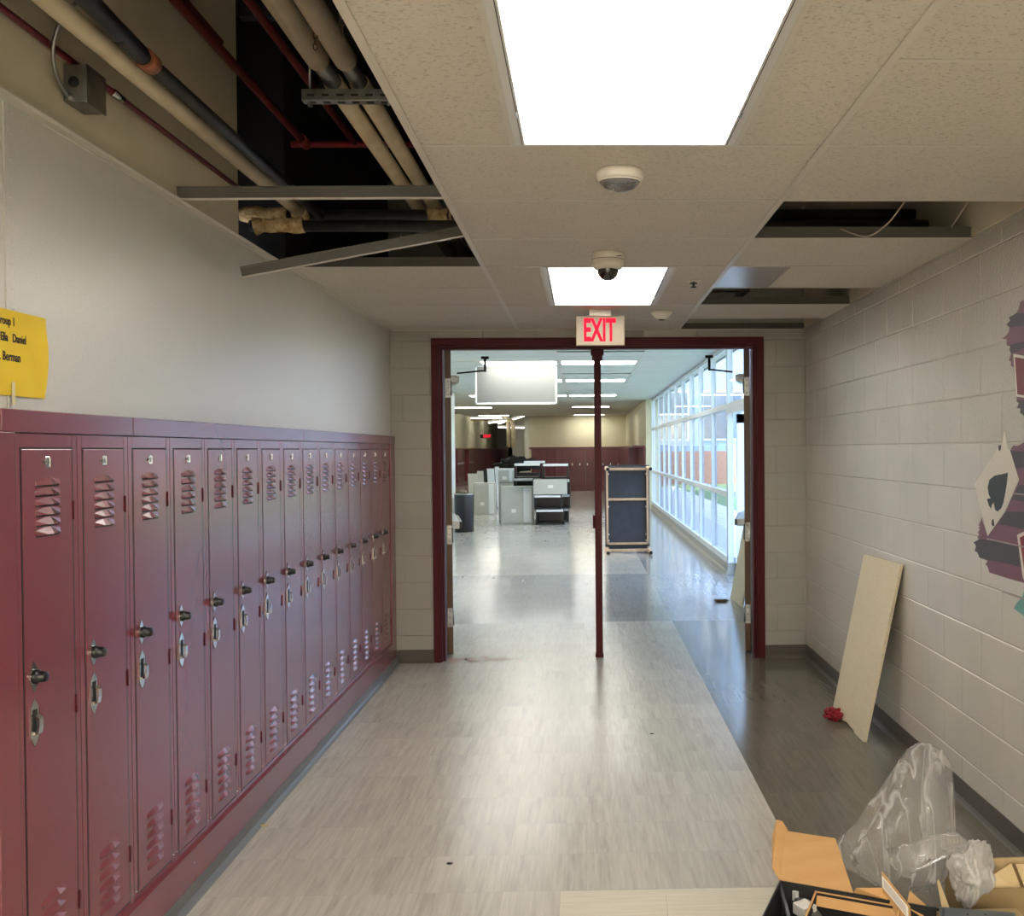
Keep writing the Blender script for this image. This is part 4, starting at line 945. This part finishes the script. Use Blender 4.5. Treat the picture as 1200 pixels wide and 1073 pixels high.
def clump(name, label, cat, c_, r3, mt, amp=.35, fr=3, sub=4, seed=0):
    b = mb(mt); t = bmesh.new(); bmesh.ops.create_icosphere(t, subdivisions=sub, radius=1)
    for v in t.verts:
        n_ = noise.noise(v.co*fr+Vector((seed, 0, 0))); v.co = v.co*(1+amp*n_+amp*.5*noise.noise(v.co*fr*2.3))
        v.co = Vector((c_[0]+v.co.x*r3[0], c_[1]+v.co.y*r3[1], max(.001, c_[2]+v.co.z*r3[2])))
    b.merge(t, True); return tag(b.obj(name), label, cat)
clump('rag', 'crumpled red rag on the floor at the foot of the leaning tile', 'rag', (1.475, 5.40, .03), (.048, .05, .034), m_redcloth, .7, 2.6)
clump('debris', 'small brown scrap on the hall floor beside the open right door', 'scrap', (1.44, 9.66, .012), (.07, .05, .014), mat('scrap_brown', (110, 92, 70), .8), .6, 3, 3, 4)
clump('debris', 'tiny tan sliver on the floor beside the locker base', 'scrap', (*at(307, 968, 2, 0)[:2], .003), (.028, .008, .004), mat('scrap_tan', (180, 160, 110), .8), .4, 3, 2, 6)
for i, (u, v, lab, s_) in enumerate(((435, 815, 'dark crumb on the floor near the last lockers', .008), (546, 773, 'brown crumb on the red dust by the left door jamb', .006), (764, 860, 'small dark fleck in the middle of the corridor floor', .007), (527, 1012, 'dark thread like fleck on the floor near the camera', .008))):
    clump('debris', lab, 'crumb', (*at(u, v, 2, 0)[:2], .002), (s_*1.6, s_, .004), m_blackmat, .5, 3, 2, i)
b = mb(mat('red_dust', (176, 138, 122), .9))
pd = [Vector((-1.05+.40*s_, 7.06+.07*math.sin(s_*9)*.6, .0008)) for s_ in [0, .1, .25, .4, .6, .8, 1]]; 
for k in range(90):
    x = -1.04+abs(random.gauss(0, .20)); y_ = 7.10+random.gauss(0, .05); s_ = random.uniform(.004, .014)
    b.poly([(x+s_*math.cos(a)*1.8, y_+s_*math.sin(a), .0007+k*.00001) for a in [0, 1.1, 2.0, 3.1, 4.2, 5.2]])
o = tag(b.obj('brick_dust'), 'faint reddish dust on the floor at the left door jamb', 'dust'); o['kind'] = 'stuff'
# flat board near the camera
b = mb(m_board); b.prism([(-.093, 2.80, .0), (-.093, 3.322, .0), (.688, 3.318, .0), (.688, 3.165, 0), (.680, 3.160, 0), (.680, 2.80, 0)], (0, 0, .012))
b.m(m_mgrey).tube([(.285, 3.28, .0122), (.280, 3.16, .0122), (.272, 3.08, .0122)], .0007, 4)
tag(b.obj('board'), 'pale beige board lying flat on the floor left of the cardboard boxes', 'board')

# ------------------------------------------------------------------ cardboard boxes and bag in the foreground
def flap(b, pts, th=.004):
    P = [Vector(p) for p in pts]; n = (P[1]-P[0]).cross(P[2]-P[0]).normalized()
    b.prism(P, n*-th if n.z > 0 else n*th)
ZB = .30
bBL = at(914, 1031, 2, ZB); bBR = at(1000, 1046, 2, ZB)
r = empty('cardboard_box', (bBL.x, bBL.y, 0)); tag(r, 'open cardboard box with orange flaps folded back, at the bottom right', 'box', None); I = Matrix.Translation(-r.location)
def boxpart(name, b, rr): o = b.obj(name, rr); o.data.transform(Matrix.Translation(-rr.location)); return o
ax = (bBR-bBL).normalized(); ay = Vector((ax.y, -ax.x, 0))
W_, D_ = .47, .34
def hull(b, o, ax_, ay_, w, d, z, mt_in, mt_out, th=.005, floor_=True):
    c_ = [o, o+ax_*w, o+ax_*w+ay_*d, o+ay_*d]
    for i in range(4):
        p, q = c_[i].copy(), c_[(i+1) % 4].copy(); p.z = q.z = 0; e = (q-p).normalized(); n_ = Vector((-e.y, e.x, 0))
        ctr = sum(c_, Vector())/4; n_ = n_ if (ctr-p).dot(n_) > 0 else -n_
        b.m(mt_out); b.prism([p, q, q+Vector((0, 0, z)), p+Vector((0, 0, z))], n_*th)
        b.m(mt_in); b.prism([p+n_*th, q+n_*th, q+n_*th+Vector((0, 0, z-.001)), p+n_*th+Vector((0, 0, z-.001))], n_*.0006)
    if floor_: b.m(mt_in); b.prism([c_[0].xy.to_3d(), c_[1].xy.to_3d(), c_[2].xy.to_3d(), c_[3].xy.to_3d()], (0, 0, .005))
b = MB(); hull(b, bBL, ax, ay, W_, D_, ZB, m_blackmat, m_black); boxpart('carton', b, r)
b = mb(m_card); flap(b, [bBL, at(1000, 1046, 2, ZB), at(979, 982, 2, ZB+.05), at(920, 973, 2, ZB+.05)]); boxpart('back_flap', b, r)
b = mb(m_card); flap(b, [bBL, at(905, 1016, 2, ZB+.015), at(905, 978, 2, ZB+.045), at(910, 960, 2, ZB+.07), at(921, 972, 2, ZB+.052)]); flap(b, [at(910, 960, 2, ZB+.07), at(917, 962, 2, ZB+.066), at(924, 973, 2, ZB+.054), at(921, 972, 2, ZB+.052)]); boxpart('side_flap', b, r)
# inner carton with its own strip and divider
i0 = at(955, 1043, 2, ZB-.01); r2 = empty('cardboard_box', (i0.x, i0.y, 0)); tag(r2, 'smaller open carton standing inside the orange flapped box', 'box')
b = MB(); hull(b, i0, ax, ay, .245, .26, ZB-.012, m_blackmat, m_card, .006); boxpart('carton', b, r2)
b = mb(m_card); flap(b, [i0, i0+ax*.245, i0+ax*.245+ay*.022+Vector((0, 0, -.035)), i0+ax*.006+ay*.022+Vector((0, 0, -.035))]); boxpart('front_flap', b, r2)
b = mb(m_card); e0 = i0+ax*.12-ay*.05; flap(b, [at(1000, 1046, 2, ZB), at(1040, 1054, 2, ZB), at(1038, 1040, 2, ZB+.02), at(1003, 1040, 2, ZB+.02)]); flap(b, [at(1066, 1043, 2, ZB), at(1085, 1060, 2, ZB-.01), at(1082, 1075, 2, ZB-.03), at(1062, 1062, 2, ZB-.01)]); boxpart('rear_flap', b, r2)
# hardware pieces
def hardware(lab, u, v):
    p = at(u, v, 2, ZB-.035); rr = empty('door_hardware', p); tag(rr, lab, 'metal part')
    q = mb(mat('latch_white', (205, 202, 194), .35)); q.box((-.024, -.014, -.018), (.024, .036, .014), .003, Matrix.Rotation(.5, 3, 'Z'), (0, 0, 0)); q.m(m_blackmat).box((-.008, -.016, -.004), (.008, -.012, .008), 0, Matrix.Rotation(.5, 3, 'Z'), (0, 0, 0)); q.obj('latch_head', rr)
    q = mb(m_steel); q.box((-.02, -.13, -.03), (.02, -.012, -.004), .004, Matrix.Rotation(.15, 3, 'Z'), (0, 0, 0)); q.obj('latch_body', rr)
hardware('upper chrome latch with a square hole inside the box', 936, 1046); hardware('lower chrome latch with a square hole inside the box', 946, 1066)
b = mb(mat('grey_rail', (110, 116, 120), .3, .5)); b.tube([at(914, 1036, 2, ZB-.01), at(924, 1073, 2, ZB-.02), at(926, 1110, 2, ZB-.03)], .006, 8); tag(b.obj('metal_rail'), 'slim grey metal rail along the left inside of the box', 'rail')
# printed card standing up
r3 = empty('printed_card', at(1045, 1050, 2, ZB)); tag(r3, 'cardboard piece with a white printed label sticking up beside the bag', 'card')
c0, c1, c2, c3 = at(1033, 1021, 1, 2.66), at(1066, 1062, 1, 2.58), at(1068, 1100, 1, 2.56), at(1035, 1065, 1, 2.64)
b = mb(m_card); flap(b, [c0, c1, c2, c3], .004); boxpart('card', b, r3)
nn = (c1-c0).cross(c3-c0).normalized(); nn = nn if nn.y < 0 else -nn
def cl(a, b2): return c0.lerp(c1, a).lerp(c3.lerp(c2, a), b2)
b = mb(m_paper); b.prism([cl(.05, .05)+nn*.0045, cl(.97, .03)+nn*.0045, cl(.97, .42)+nn*.0045, cl(.05, .36)+nn*.0045], nn*.0006); b.m(m_mgrey)
for k in range(5): b.prism([cl(.1, .09+k*.05)+nn*.0052, cl(.9, .10+k*.055)+nn*.0052, cl(.9, .125+k*.055)+nn*.0052, cl(.1, .115+k*.05)+nn*.0052], nn*.0002)
boxpart('printed_label', b, r3)
# right hand box
rb = at(1118, 1050, 2, .27); r4 = empty('cardboard_box', (rb.x, rb.y, 0)); tag(r4, 'brown cardboard box with pale inner flaps in the bottom right corner', 'box')
bx = Vector((1, .02, 0)).normalized(); by = Vector((.02, -1, 0))
o_ = at(1108, 1006, 2, .27)
b = MB(); hull(b, o_, bx, by, .40, .21, .27, m_card2, m_cardout, .005); boxpart('carton', b, r4)
b = mb(m_card2); flap(b, [at(1160, 1050, 2, .24), at(1200, 1048, 2, .24), at(1185, 1011, 2, .30), at(1165, 1024, 2, .29)]); flap(b, [at(1190, 1012, 2, .28), at(1240, 1012, 2, .28), at(1240, 1050, 2, .25), at(1203, 1045, 2, .25)]); boxpart('inner_flap', b, r4)
b = mb(m_card2); pz = .28; flap(b, [at(1104, 1064, 2, .26), at(1113, 1064, 2, .26), at(1100, 1030, 2, .27), at(1098, 1032, 2, .27)]); boxpart('corner_flap', b, r4)
b = mb(mat('blue_grey_steel', (92, 100, 104), .35, .5)); g0 = [at(1100, 1062, 2, .30), at(1190, 1069, 2, .30), at(1190, 1110, 2, .30), at(1108, 1110, 2, .30)]
b.prism(g0, (0, 0, -.006)); b.m(m_blackmat)
for u in (1134, 1155): 
    c_ = at(u, 1071, 2, .3005); b.lathe([(.004, 0), (0, .0002)], c_, n=10)
tag(b.obj('steel_plate'), 'blue grey steel plate with screw holes lying on the right box', 'metal plate')
b = mb(m_cardout); b.box((g0[0].x-.01, g0[2].y, 0), (g0[1].x+.02, g0[0].y-.005, .293)); tag(b.obj('cardboard_box'), 'closed brown box under the blue grey steel plate', 'box')

# bag: lofted rings with folds
def loft_bag(name, label, secs, mt, nf=64, fold=.10, seed=0, open_top=False):
    """secs: (z, cx, cy, rx, ry)"""
    b = mb(mt); rings = []; n_sub = 5; S_ = []
    for i in range(len(secs)-1):
        for j in range(n_sub):
            s_ = j/n_sub; s_ = s_*s_*(3-2*s_)*.5+s_*.5; S_.append([secs[i][k]*(1-s_)+secs[i+1][k]*s_ for k in range(5)])
    S_.append(list(secs[-1])); L = len(S_)
    for i, (z, x, y, rx_, ry_) in enumerate(S_):
        ring = []
        for k in range(nf):
            th = 2*PI*k/nf
            fo = 1+fold*(math.sin(5*th+seed+i*.03)*.8+math.sin(9*th+seed*2-i*.05)*.6+math.sin(17*th+i*.10)*.35)
            fo += .07*noise.noise(Vector((math.cos(th)*2, math.sin(th)*2, z*14+seed)))
            dz = .012*noise.noise(Vector((math.cos(th)*3, math.sin(th)*3, z*9+3+seed)))
            ring.append(b.bm.verts.new((x+rx_*fo*math.cos(th), y+ry_*fo*math.sin(th), z+dz)))
        rings.append(ring)
    for A, B in zip(rings, rings[1:]):
        for k in range(nf): b._f([b.bm.faces.new([A[k], A[(k+1) % nf], B[(k+1) % nf], B[k]])], True)
    top = b.bm.verts.new((S_[-1][1], S_[-1][2], S_[-1][0]+.004))
    for k in range(nf): b._f([b.bm.faces.new([rings[-1][k], rings[-1][(k+1) % nf], top])], True)
    return tag(b.obj(name), label, 'bag')
def sec(yc, v, u0, u1, ratio=.55):
    a, c_ = at(u0, v, 1, yc), at(u1, v, 1, yc); return (a.z, (a.x+c_.x)/2, yc, abs(c_.x-a.x)/2*.93, abs(c_.x-a.x)/2*.93*ratio)
yb_ = 2.90
loft_bag('plastic_bag', 'clear crinkled plastic bag standing up over the cardboard boxes', [sec(yb_, 1040, 1030, 1100), sec(yb_, 1020, 992, 1118), sec(yb_, 990, 981, 1122), sec(yb_, 965, 1006, 1121), sec(yb_, 930, 1030, 1120, .5), sec(yb_, 898, 1049, 1116, .45), sec(yb_, 880, 1062, 1104, .4), sec(yb_, 873, 1074, 1090, .4)], m_bag)
cb = at(1140, 1022, 1, 2.70)
b = mb(m_bagw); tt = bmesh.new(); bmesh.ops.create_icosphere(tt, subdivisions=5, radius=1)
for v in tt.verts:
    q = v.co.copy(); n1 = noise.noise(q*1.6+Vector((3, 1, 0))); n2 = abs(noise.noise(q*3.2+Vector((0, 5, 2)))); n3 = abs(noise.noise(q*7+Vector((9, 0, 1))))
    k = 1.05+.45*n1-.5*n2-.08*n3; v.co = Vector((cb.x+q.x*.066*k, cb.y+q.y*.055*k, cb.z-.004+q.z*.088*k+.02*q.x))
b.merge(tt, True); tag(b.obj('plastic_bag'), 'smaller milky crumpled plastic bag beside the clear one', 'bag')
b = mb(m_bag)      # twisted neck between the two
P = [at(1046, 1012, 1, 2.74), at(1075, 1002, 1, 2.73), at(1100, 992, 1, 2.73), at(1120, 985, 1, 2.73), at(1136, 996, 1, 2.72)]
b.tube(P, [.045, .040, .034, .028, .02], 18); tag(b.obj('plastic_bag'), 'flattened clear bag sleeve leading to the milky bag', 'bag')

# ------------------------------------------------------------------ table standing on its end
r = empty('table', (.70, 14.66, 0)); tag(r, 'wooden framed table standing on end with its dark underside facing us', 'table')
w2, H_ = .355, 1.36
b = mb(m_darkply); b.box((-w2, 0, .02), (w2, .025, H_), .004); b.obj('tabletop', r)
b = mb(m_pine)
b.box((-w2+.02, -.07, .10), (-w2+.05, 0, H_-.04), .003); b.box((w2-.05, -.07, .10), (w2-.02, 0, H_-.04), .003)
b.box((-w2+.02, -.07, .10), (w2-.02, 0, .13), .003); b.box((-w2+.02, -.07, H_-.075), (w2-.02, 0, H_-.045), .003); b.box((-w2+.03, -.06, .80), (w2-.03, 0, .835), .003)
b.obj('apron', r)
for sx_, z_ in ((-1, .035), (1, .035), (-1, H_-.05), (1, H_-.05)):
    b = mb(m_pine); b.tube([(sx_*(w2-.03), -.0, z_), (sx_*(w2-.03), -.66, z_)], [.036, .029], 12); b.m(m_blackmat).tube([(sx_*(w2-.03), -.655, z_), (sx_*(w2-.03), -.675, z_)], .026, 12); b.obj('leg', r)
b = mb(m_pine); b.box((-w2+.04, -.34, .02), (w2-.04, -.30, .06), .003); b.box((-w2+.04, -.34, H_-.075), (w2-.04, -.30, H_-.035), .003); b.obj('stretcher', r)
for sx_ in (-1, 1):
    for z_ in (.16, .26, .70, 1.22):
        b = mb(m_whitecab); b.box((sx_*(w2-.055)-.012, -.02, z_-.012), (sx_*(w2-.055)+.012, -.001, z_+.012), .002); b.obj('clip', r)

# ------------------------------------------------------------------ bin and dismantled furniture in the hall
r = empty('trash_can', (-2.37, 18.4, 0)); tag(r, 'tall glossy black bin standing by the left hall wall', 'bin')
b = mb(m_black); b.lathe([(0, 0), (.185, 0), (.19, .01), (.195, .72), (.19, .75)], (0, 0, 0), n=40); b.obj('bin_body', r)
b = mb(m_steel); b.lathe([(.196, .735), (.198, .755), (.185, .76), (.175, .74)], (0, 0, 0), n=40); b.obj('rim', r)
def cabinet(label, x0, x1, y, z1, dep=.35, cap=False, seams=True, zb=0, lab=(.4, .35)):
    rr = empty('metal_cabinet', ((x0+x1)/2, y, zb)); tag(rr, label, 'cabinet'); w_ = (x1-x0)/2; h = z1-zb
    q = mb(m_greycab); q.box((-w_, 0, 0), (w_, dep, h), .008); q.obj('cabinet_body', rr)
    q = mb(m_greycab); q.box((-w_+.03, -.012, .03), (w_*.35, 0, h-.03), .003); q.obj('door_panel', rr)
    q = mb(m_whitecab); q.box((w_*.40, -.012, .03), (w_-.03, 0, h-.03), .003); q.obj('side_panel', rr)
    q = mb(m_paper); q.box((-w_+lab[0]*2*w_-.05, -.016, h*lab[1]-.04), (-w_+lab[0]*2*w_+.05, -.012, h*lab[1]+.04)); q.obj('paper_label', rr)
    if cap: q = mb(m_whitecab); q.box((-w_-.01, -.02, h-.03), (w_+.01, dep, h+.01), .003); q.obj('top_cap', rr)
    return rr
cabinet('light grey metal cabinet with a white label, front of the heap', -1.80, -1.10, 20.2, .82)
cabinet('grey metal cabinet standing behind the black bin', -2.74, -2.20, 23.1, .80)
cabinet('narrow grey cabinet between the two labelled ones', -2.14, -1.90, 23.4, .86, lab=(.2, .7))
cabinet('small grey box with pale top resting behind the front cabinet', -1.95, -1.60, 21.3, 1.18, cap=True, zb=.86)
cabinet('grey pedestal under the small pale topped box', -1.95, -1.55, 21.3, .855)
def crate(label, u0, v0, u1, v1, y, dep=.5, see=False, rim=True):
    a = at(u0, v1, 1, y); c_ = at(u1, v0, 1, y); a.z = max(a.z, 0.004)
    rr = empty('open_crate', ((a.x+c_.x)/2, y, a.z)); tag(rr, label, 'crate', 'open black units stacked in the hall'); w_ = (c_.x-a.x)/2; h = c_.z-a.z; t_ = .035
    q = mb(m_black); q.box((-w_, 0, 0), (-w_+t_, dep, h)); q.box((w_-t_, 0, 0), (w_, dep, h)); q.box((-w_, 0, 0), (w_, dep, t_)); q.box((-w_, 0, h-t_), (w_, dep, h))
    if not see: q.box((-w_, dep-.02, 0), (w_, dep, h))
    q.obj('shell', rr)
    if rim: q = mb(m_whitecab); q.box((-w_+.01, -.02, h-.045), (w_-.01, dep-.01, h+.002), .006); q.obj('white_top', rr)
    return rr
ys = 19.85
crate('bottom front open black unit with white rim in the stack', 628, 597, 660.5, 614.5, ys)
crate('lower right rear black unit at the stack bottom', 658, 596, 666.5, 611, ys+.55)
crate('open black unit above the bottom one in the stack', 626, 580.2, 657.5, 596.4, ys)
crate('black unit at the right rear of the middle of the stack', 657.8, 579.5, 668, 595, ys+.4)
rr = empty('metal_cabinet', (0, 0, 0)); a = at(625.2, 579.4, 1, ys); c_ = at(664.4, 561.2, 1, ys); rr.location = ((a.x+c_.x)/2, ys, a.z); tag(rr, 'wide light grey unit with a paper label in the black stack', 'cabinet')
w_ = (c_.x-a.x)/2; h = c_.z-a.z; q = mb(m_greycab); q.box((-w_, -.01, 0), (w_, .5, h), .008); q.obj('cabinet_body', rr); q = mb(m_paper); q.box((-.05, -.016, h*.42), (.06, -.0105, h*.62)); q.obj('paper_label', rr)
crate('dark open unit to the left of the labelled grey unit', 602, 561, 624.5, 579, 20.6)
crate('slim black unit at the right of the labelled grey unit', 664.6, 562, 667.8, 579, ys+.1)
crate('see-through black frame unit, top left of the stack', 602.4, 543, 633.2, 560.6, ys, .4, True)
crate('see-through black frame unit, top right of the stack', 636, 543.5, 666.3, 560.8, ys, .4, True)
a = at(602, 606, 1, 20.6); q = mb(m_black); top_ = at(602, 579.2, 1, 20.6).z; xx = at(624.5, 579, 1, 20.6).x
rr = empty('open_crate', ((a.x+xx)/2, 20.6, 0)); tag(rr, 'tall black unit hidden behind the front grey cabinet', 'crate'); q.box((-(xx-a.x)/2, 0, 0), ((xx-a.x)/2, .5, top_)); q.obj('shell', rr)
b = mb(m_whitecab); p0 = at(614, 541.5, 1, ys+.2); p1_ = at(638, 538.9, 1, ys+.2); b.box((p0.x, ys+.15, at(620, 543, 1, ys).z+.004), (p1_.x, ys+.5, at(620, 543, 1, ys).z+.05), .005); tag(b.obj('white_slab'), 'white slab lying on top of the see-through units', 'slab')
# leaning panels by the far left
for i, (u0, u1, v0, v1, mt_, lab) in enumerate(((547, 558, 555, 582, m_greycab, 'beige panel leaning furthest left in the hall'), (558, 565, 552, 580, m_greycab, 'narrow beige panel leaning next to the leftmost one'), (565, 569.5, 550, 578, m_blackmat, 'dark panel edge between the beige and white leaning panels'), (569.5, 578, 549, 577, m_alu, 'white panel leaning in the middle of the row'), (579, 583.5, 547, 575, m_alu, 'small white panel at the right end of the leaning row'))):
    y_ = 25.2+i*.3; p0 = at(u0, v1, 1, y_); p1_ = at(u1, v0, 1, y_); w_ = p1_.x-p0.x
    b = mb(mt_); b.prism([(p0.x+.08, y_, 0), (p1_.x+.08, y_, 0), (p1_.x, y_+.25, p1_.z), (p0.x, y_+.25, p1_.z+.0)], (0, .03, .0)); tag(b.obj('leaning_panel'), lab, 'panel')
clump('debris_bundle', 'low heap of dark and tan scraps behind the black bin', 'scrap heap', (-2.76, 21.0, .65), (.13, .16, .06), mat('scrap_brown', (110, 92, 70), .8), .5, 3, 3, 9)
b = mb(m_greycab); b.box((-2.96, 20.8, 0), (-2.56, 21.25, .55), .01); tag(b.obj('low_box'), 'low grey box behind the bin carrying scraps', 'box')
clump('debris_bundle', 'dark jumble of frames heaped behind the stacked units', 'scrap heap', (-1.9, 27.15, 1.20), (.55, .3, .20), m_blackmat, .6, 3, 4, 12)
b = mb(m_blackmat); b.box((-2.55, 26.9, 0), (-1.2, 27.4, .95), .02); tag(b.obj('dark_bench'), 'long dark bench under the jumble of frames', 'bench')

# far lockers
lf = make_locker(False); lf.name = 'locker'; remember(lf); cnt = 0; used = False
lf.location = (0, 0, 0)
def far_locker(x, y, rz, lab, g):
    global used
    o = lf if not used else copy_tree(lf); used = True
    o.location = (x, y, 0); o.rotation_euler = (0, 0, rz); tag(o, lab, 'locker', g)
L1 = ['behind the left end of the stacked units', 'hidden behind the stack of units, left', 'hidden behind the stack of units, middle', 'seen through the top right frame unit, left one', 'seen through the top right frame unit, right one', 'just right of the stacked units', 'second right of the stacked units', 'third right of the stacked units, left of the post', 'directly behind the doorway post', 'behind the tilted table, left', 'behind the tilted table, middle', 'behind the tilted table, at the hall corner']
for k in range(12): far_locker(-2.0+k*.3, YB-.31, -PI/2, 'dark red far locker, '+L1[k], 'lockers on the far end wall')
for k in range(9): far_locker(1.66, 25.2+k*.3, PI, 'dark red locker on the far right wall beside the window end', 'lockers on the far right wall')
for k in range(8): far_locker(-5.42, 40+k*.3, 0, 'dark red locker in the far left passage', 'lockers in the far left passage')
for k in range(8): far_locker(-5.42, 44+k*.3, 0, 'dark red locker in the far left passage', 'lockers in the far left passage')
b = mb(m_maroon); b.box((-2.1, YB-.33, 1.662), (1.7, YB, 1.72)); b.box((-2.1, YB-.3, 0), (1.7, YB, .19)); b.box((1.36, 25.18, 1.662), (1.7, 36, 1.72)); b.box((-5.75, 33, 1.662), (-5.4, 60, 1.72)); b.box((-5.75, 33, 0), (-5.45, 60, .19)); b.box((-5.75, 46.5, 0), (-5.45, 60, 1.66)); b.box((-5.75, 33, .19), (-5.45, 39.9, 1.66)); b.box((1.38, 27.95, .0), (1.7, 36, 1.66)); b.box((-5.9, 61.6, 0), (-2.3, 62, 1.7)); struct(b.obj('trim_far_lockers'))
b = mb(m_maroondk); b.box((-4.45, 29.6, 0), (-4.18, 29.72, 2.2)); b.box((-4.45, 30.6, 0), (-4.40, 30.7, 2.2)); b.box((-4.45, 29.6, 2.1), (-4.40, 30.7, 2.2)); struct(b.obj('trim_far_door_frame'))
# hanging red sign in the passage
p = at(570, 511, 1, 38.5); r = empty('exit_sign', p); tag(r, 'small dark red sign hanging on a rod in the far left passage', 'exit sign')
b = mb(m_blackmat); b.box((-.26, 0, -.08), (.22, .06, .08), .01); b.obj('housing', r); me = text_mesh('EXIT', .15, m_exit, .001, .002, 1.0); text_obj('lettering', me, r, Matrix.Translation((.03, -.004, 0)) @ FACE_CAM.to_4x4())
b = mb(m_steel); b.tube([(-.1, .03, .08), (-.1, .03, 1.0)], .02, 8); b.obj('rod', r)
m_fl = emit('loose_tube_light', (255, 252, 240), 3.0)
for i, (u, v, w_, t_, lab) in enumerate(((570, 490, 1.3, .0, 'bright fixture hanging level at the left of the passage ceiling'), (583, 494.5, .8, .12, 'short bright fixture hanging askew in the passage'), (603, 491, 1.5, .28, 'bright fixture tilted steeply in the passage ceiling'), (610, 501.5, 2.0, -.03, 'widest bright fixture, lowest in the passage ceiling'))):
    y_ = 38.0+i*.9; p = at(u, v, 1, y_); rr = empty('hanging_light', p); tag(rr, lab, 'ceiling light')
    q = mb(m_lighttrim); q.box((-w_/2, -.2, .03), (w_/2, .2, .10), .01); q.obj('tray', rr); q = mb(m_fl); q.box((-w_/2+.03, -.18, -.01), (w_/2-.03, .18, .03)); q.obj('tube', rr); rr.rotation_euler = (0, -t_, 0)
    q = mb(m_blackmat); q.tube([(-w_/3, 0, .1), (-w_/3+.05, 0, 1.1)], .012, 6); q.tube([(w_/3, 0, .1), (w_/3, 0, 1.1)], .012, 6); q.obj('wire', rr)
b = mb(m_insul)
for x_ in (-3.15, -2.95): b.tube([(x_-1.6, 39.3, 2.95), (x_-.25, 39.3, 2.95), (x_-.05, 39.3, 2.85), (x_, 39.3, 2.65), (x_, 39.3, 1.74)], .09, 12)
tag(b.obj('duct_pipes'), 'pair of cream pipes bending down in the far passage', 'pipes')
b = mb(m_deck)
for k in range(10): b.tube([(-5.6+k*.3, 37+k*.1, 3.25+.1*math.sin(k)), (-2.6, 37.2+k*.1, 3.2+.12*math.cos(k*2))], .025, 6)
o = tag(b.obj('cable_tangle'), 'tangle of dark cables and rods in the far passage ceiling', 'cables'); o['kind'] = 'stuff'

for y_ in (38.5, 42.5, 47.5, 53.5):  # unseen panels added above the passage to brighten its walls
    o = copy_tree(first); o.location = (-4.6 if y_ > 45 else -4.0, y_, 4.05); tag(o, 'added unseen fill light panel high in the far left passage', 'ceiling light', 'added fill lights of the far left passage')

# ------------------------------------------------------------------ unseen lobby behind the camera, its panels added for fill light
b = mb(m_leftwall)
b.box((-5, -6.8, 0), (-4.8, -1.6, 3)); b.box((4.8, -6.8, 0), (5, -1.6, 3)); b.box((-5, -7, 0), (5, -6.8, 3)); b.box((-5, -1.8, 0), (XL, -1.6, 3.9)); b.box((XR+.19, -1.8, 0), (5, -1.6, 3.9)); b.box((XL, -1.8, 2.9), (XR+.2, -1.6, 3.9))
b.m(m_tile).box((-5, -6.9, 2.8), (5, -1.7, 2.95)); struct(b.obj('wall_front'))
b = mb(m_floor); b.box((1.95, -7, -.12), (5, -1.5, 0)); struct(b.obj('floor_lobby'))
m_fill = emit('fill_lens', (255, 248, 236), 52.0)
for x_ in (-3.2, -1.0, 1.2, 3.4):
    for y_ in (-5.4, -3.2):
        q = mb(m_fill); q.box((x_-.3, y_-.6, 2.79), (x_+.3, y_+.6, 2.80)); tag(q.obj('ceiling_light'), 'added unseen fill light panel in the lobby behind the camera', 'ceiling light', 'added fill lights behind the camera')

# ------------------------------------------------------------------ sky and sun
wd = bpy.data.worlds.new('world'); S.world = wd; wd.use_nodes = True; t = wd.node_tree
sky = t.nodes.new('ShaderNodeTexSky'); sky.sky_type = 'NISHITA'; sky.sun_elevation = math.radians(48); sky.sun_rotation = math.radians(250); sky.sun_disc = False
bg = t.nodes['Background']; t.links.new(sky.outputs[0], bg.inputs[0]); bg.inputs[1].default_value = 1.35
sl = bpy.data.lights.new('sun', 'SUN'); sl.energy = 7; sl.angle = .02; sl.color = (1, .96, .9); so = bpy.data.objects.new('sun', sl); C.objects.link(so)
so.rotation_euler = Vector((-.75, -.25, .9)).to_track_quat('Z', 'Y').to_euler()

S.view_settings.view_transform = 'Standard'; S.view_settings.look = 'None'; S.view_settings.gamma = 1; S.view_settings.exposure = .72
try: S.view_settings.use_curve_mapping = False
except Exception: pass
S.cycles.max_bounces = 10; S.cycles.diffuse_bounces = 5; S.cycles.transparent_max_bounces = 16; S.cycles.glossy_bounces = 5
S.cycles.sample_clamp_indirect = 6; S.cycles.caustics_reflective = False; S.cycles.caustics_refractive = False
